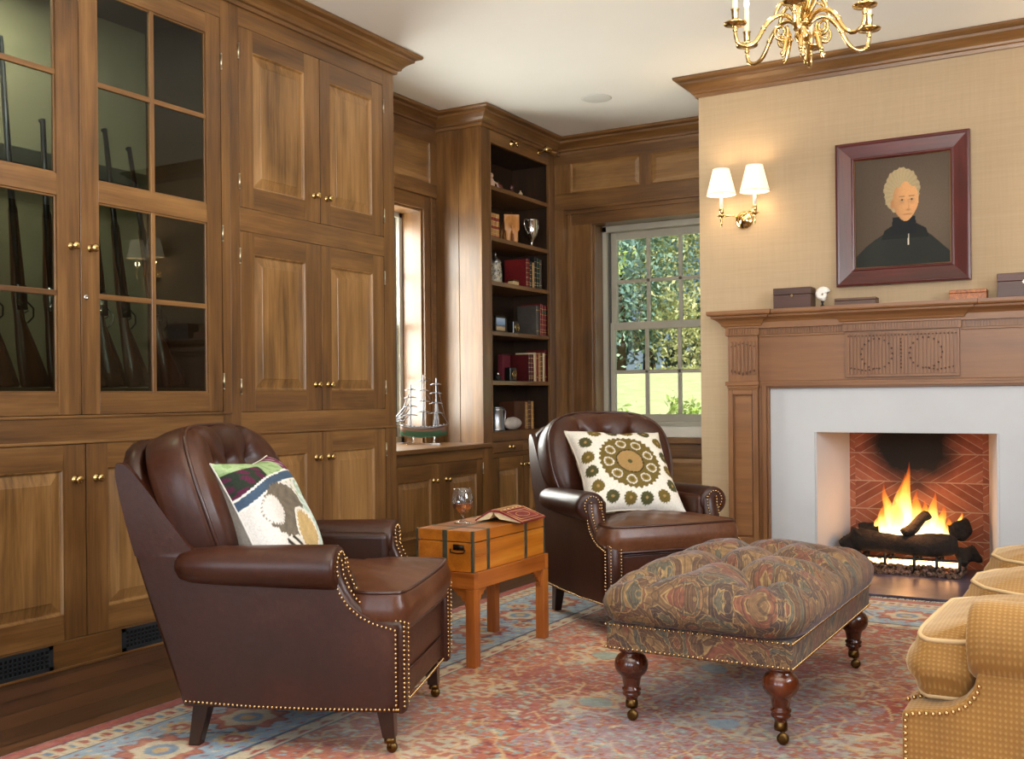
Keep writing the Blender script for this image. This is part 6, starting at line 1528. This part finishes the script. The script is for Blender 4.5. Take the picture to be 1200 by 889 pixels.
def gz_(x,y): 
    t=min(1,max(0,(y-8)/22)); return -.25+2.05*t*t*(3-2*t) + (y-30)*.02*(1 if y>30 else 0)
m=MB(); m.smooth=True; nx_,ny_=30,50
ids=[[m.pt((-40+60*i/nx_,7.42+70*(j/ny_)**1.5,gz_(0,7.42+70*(j/ny_)**1.5))) for i in range(nx_+1)] for j in range(ny_+1)]
for j in range(ny_):
    for i in range(nx_): m.face((ids[j][i],ids[j][i+1],ids[j+1][i+1],ids[j+1][i]))
gm=NM('mown_lawn'); n=gm.noise(gm.coord((1,1,1)),3,8,.7); gm.set(gm.b,Base_Color=gm.ramp(n,[(.3,L('#b0b682')),(.6,L('#c9cd9c')),(.8,L('#dadab4'))]),Roughness=.9)
gr_=m.build('ground',gm.mat,recalc=False); gr_['kind']='structure'
def tree(x,y,base,cz,rx,rz,n,ls,mat,label,seed,trunk=True,name='tree'):
    rd=np.random.default_rng(seed); root=empty(name,(x,y,base),label,'tree' if trunk else 'shrub','trees and shrubs on the lawn')
    # clumped leaves
    nc=max(6,n//130); cc=rd.normal(size=(nc,3)); cc/=np.linalg.norm(cc,axis=1)[:,None]; cc*=rd.uniform(.35,1,(nc,1))**.5; cc*=np.array([rx,rx,rz])*.85
    idx=rd.integers(0,nc,n); P=cc[idx]+rd.normal(size=(n,3))*np.array([rx,rx,rz])*.16+np.array([0,0,cz-base])
    P[:,2]=np.maximum(P[:,2],.03)
    u=rd.normal(size=(n,3)); u/=np.linalg.norm(u,axis=1)[:,None]; w=np.cross(u,rd.normal(size=(n,3))); w/=np.linalg.norm(w,axis=1)[:,None]; s=ls*rd.uniform(.6,1.3,(n,1))
    V=np.stack([P-u*s,P-w*s*.45,P+u*s,P+w*s*.45],1).reshape(-1,3); F=np.arange(4*n).reshape(n,4)
    me=bpy.data.meshes.new('foliage'); me.from_pydata(V.tolist(),[],F.tolist()); me.materials.append(mat); o=bpy.data.objects.new('foliage',me); COL.objects.link(o); o.parent=root
    m=MB(); m.smooth=True
    for k in range(1 if trunk else 5):
        a=k*1.3; dx=0 if trunk else .3*math.cos(a)
        if name=='tree' and rx<2: m.tube([(0,0,-.05),(.03,.02,1.5),(.0,.0,(cz-base)*1.0)],[.06,.05,.02],8); continue
        m.tube([(dx*.3,0,-.05),(dx*.5+.03,.02,(cz-base)*.5),(dx,.0,(cz-base)*1.0)],[.14*rx/2 if trunk else .02,.10*rx/2 if trunk else .012,.04*rx/2 if trunk else .006],8)
    m.build('trunk' if trunk else 'stem',plain('bark_'+str(seed),'#4a3b2d',.9),root,world=False)
    return root
T_=[(-15.2,29,4.6,2.6,3.6,3600,0,'pale yellow-green leafy tree at the left of the back window view'),(-12.6,28,5.2,2.4,3.4,3400,1,'bluish green tree seen through the middle of the back window'),(-10.4,29,4.4,2.4,3.4,3400,0,'yellow-green tree at the right of the back window view'),(-13.8,33,7.6,3.4,4.2,3200,1,'taller bluish tree behind the others on the lawn'),(-9.6,33,7.5,3.2,4.2,2600,1,'tall bluish tree farthest right beyond the lawn'),(-17.5,34,6.6,3.4,5,2600,1,'tall dark tree farthest left beyond the lawn')]
for i,(x,y,cz,rx,rz,n,k,lb) in enumerate(T_): tree(x,y,gz_(x,y)-.02,cz,rx,rz,int(n*2),.095,lf[k],lb,20+i)
tree(-8.25,16,gz_(0,16)-.02,3.5,1.5,.9,2200,.06,lf[2],'young bright green tree nearest the back window',31)
for i,(x,y,r,lb) in enumerate(((-5.15,12.0,.36,'bright green shrub on the lawn at the left of the lower window panes'),(-4.46,12.0,.36,'bright green shrub on the lawn close to the fireplace wall edge'))):
    tree(x,y,gz_(0,y)-.03,gz_(0,y)+.72,r,.52,800,.045,lf[2],lb,40+i,False,'shrub')
# hedge line below the trees
for i,x in enumerate((-17,-14.6,-12.3,-10.2,-8.2)):
    tree(x,31,gz_(0,31)-.02,gz_(0,31)+1.1,1.6,1.1,2200,.12,lf[1],['leftmost dark hedge bush at the end of the lawn','second dark hedge bush from the left at the end of the lawn','middle dark hedge bush at the end of the lawn','fourth dark hedge bush at the end of the lawn','rightmost dark hedge bush at the end of the lawn'][i],50+i,False,'hedge_bush')

# ------------------------------------------------------------------ light
w=bpy.data.worlds.new('world'); bpy.context.scene.world=w; w.use_nodes=True; nt=w.node_tree; nt.nodes.clear()
o=nt.nodes.new('ShaderNodeOutputWorld'); bg=nt.nodes.new('ShaderNodeBackground'); sk=nt.nodes.new('ShaderNodeTexSky'); sk.sky_type='HOSEK_WILKIE'; sk.sun_direction=(.55,-.45,.70); sk.turbidity=3.5
nt.links.new(sk.outputs[0],bg.inputs[0]); nt.links.new(bg.outputs[0],o.inputs[0]); bg.inputs[1].default_value=SKY
s=bpy.data.lights.new('sun','SUN'); s.energy=SUN; s.angle=R(.6); s.color=(1,.95,.84); so=bpy.data.objects.new('sun',s); COL.objects.link(so)
so.rotation_euler=Vector((.75,-.25,.62)).to_track_quat('Z','Y').to_euler()
def area(name,loc,target,sx,sy,e,col=(1,1,1)):
    l=bpy.data.lights.new(name,'AREA'); l.shape='RECTANGLE'; l.size=sx; l.size_y=sy; l.energy=e; l.color=col; o=bpy.data.objects.new(name,l); COL.objects.link(o); o.location=loc
    d=Vector(loc)-Vector(target); o.rotation_euler=d.to_track_quat('Z','Y').to_euler(); return o
for i,(a,b) in enumerate(ops):
    area('assumed_rear_daylight',((a+b)/2,-2.46,1.6),((a+b)/2,0,1.6),b-a,2.0,REAR[i],(.82,.90,1.0))  # assumed daylight: unseen light panels added just inside the rear openings
area('side_daylight_panel',(-4.75,5.2,1.7),(-3.6,5.2,1.7),2.6,2.4,LEFTW,(1.,.96,.90))  # panel outside the left window, standing in for the bright sky
area('side_daylight_panel',(2.15,2.6,1.7),(0,2.6,1.3),1.8,1.8,RIGHTW,(.85,.92,1.0))  # panel added before the windowless right wall, assuming daylight from that side
area('added_cabinet_fill',(-3.78,2.30,2.80),(-3.85,2.30,0),.9,.08,GUNL,(1,.93,.78))  # added fill strip that brightens the cabinet interior, not a known fitting
area('added_ceiling_fill',(-.6,1.2,1.7),(-.6,1.6,3.0),2.2,2.2,CEILW,(1,.93,.82))  # added unseen fill floating in the room, aimed up to brighten the ceiling
l=bpy.data.lights.new('fire_light','POINT'); l.energy=FIRE; l.color=(1,.45,.15); l.shadow_soft_size=.06; lo=bpy.data.objects.new('fire_light',l); COL.objects.link(lo); lo.location=(-1.08,FY-.02,.36)
for k in range(3):
    a=R(38)+k*2*PI/3; l=bpy.data.lights.new('chandelier_light','POINT'); l.energy=CHAN; l.color=(1,.80,.55); l.shadow_soft_size=.03; lo=bpy.data.objects.new('chandelier_light',l); COL.objects.link(lo); lo.location=(CH.x+.256*math.cos(a),CH.y+.256*math.sin(a),2.64)

# ------------------------------------------------------------------ camera
cam=bpy.data.cameras.new('camera'); cam.sensor_width=36; cam.lens=1223./1200*36; cam.shift_y=19.5/1200; cam.clip_start=.05
co=bpy.data.objects.new('camera',cam); COL.objects.link(co); co.matrix_world=Matrix.Translation((0,0,1.05))@Matrix.Rotation(R(30.2),4,'Z')@Matrix.Rotation(R(90),4,'X')@Matrix.Rotation(R(-.53),4,'Z')
sc=bpy.context.scene; sc.camera=co; sc.view_settings.view_transform='Standard'; sc.view_settings.look='None'; sc.view_settings.exposure=EXPO; sc.view_settings.gamma=1; sc.view_settings.use_curve_mapping=False
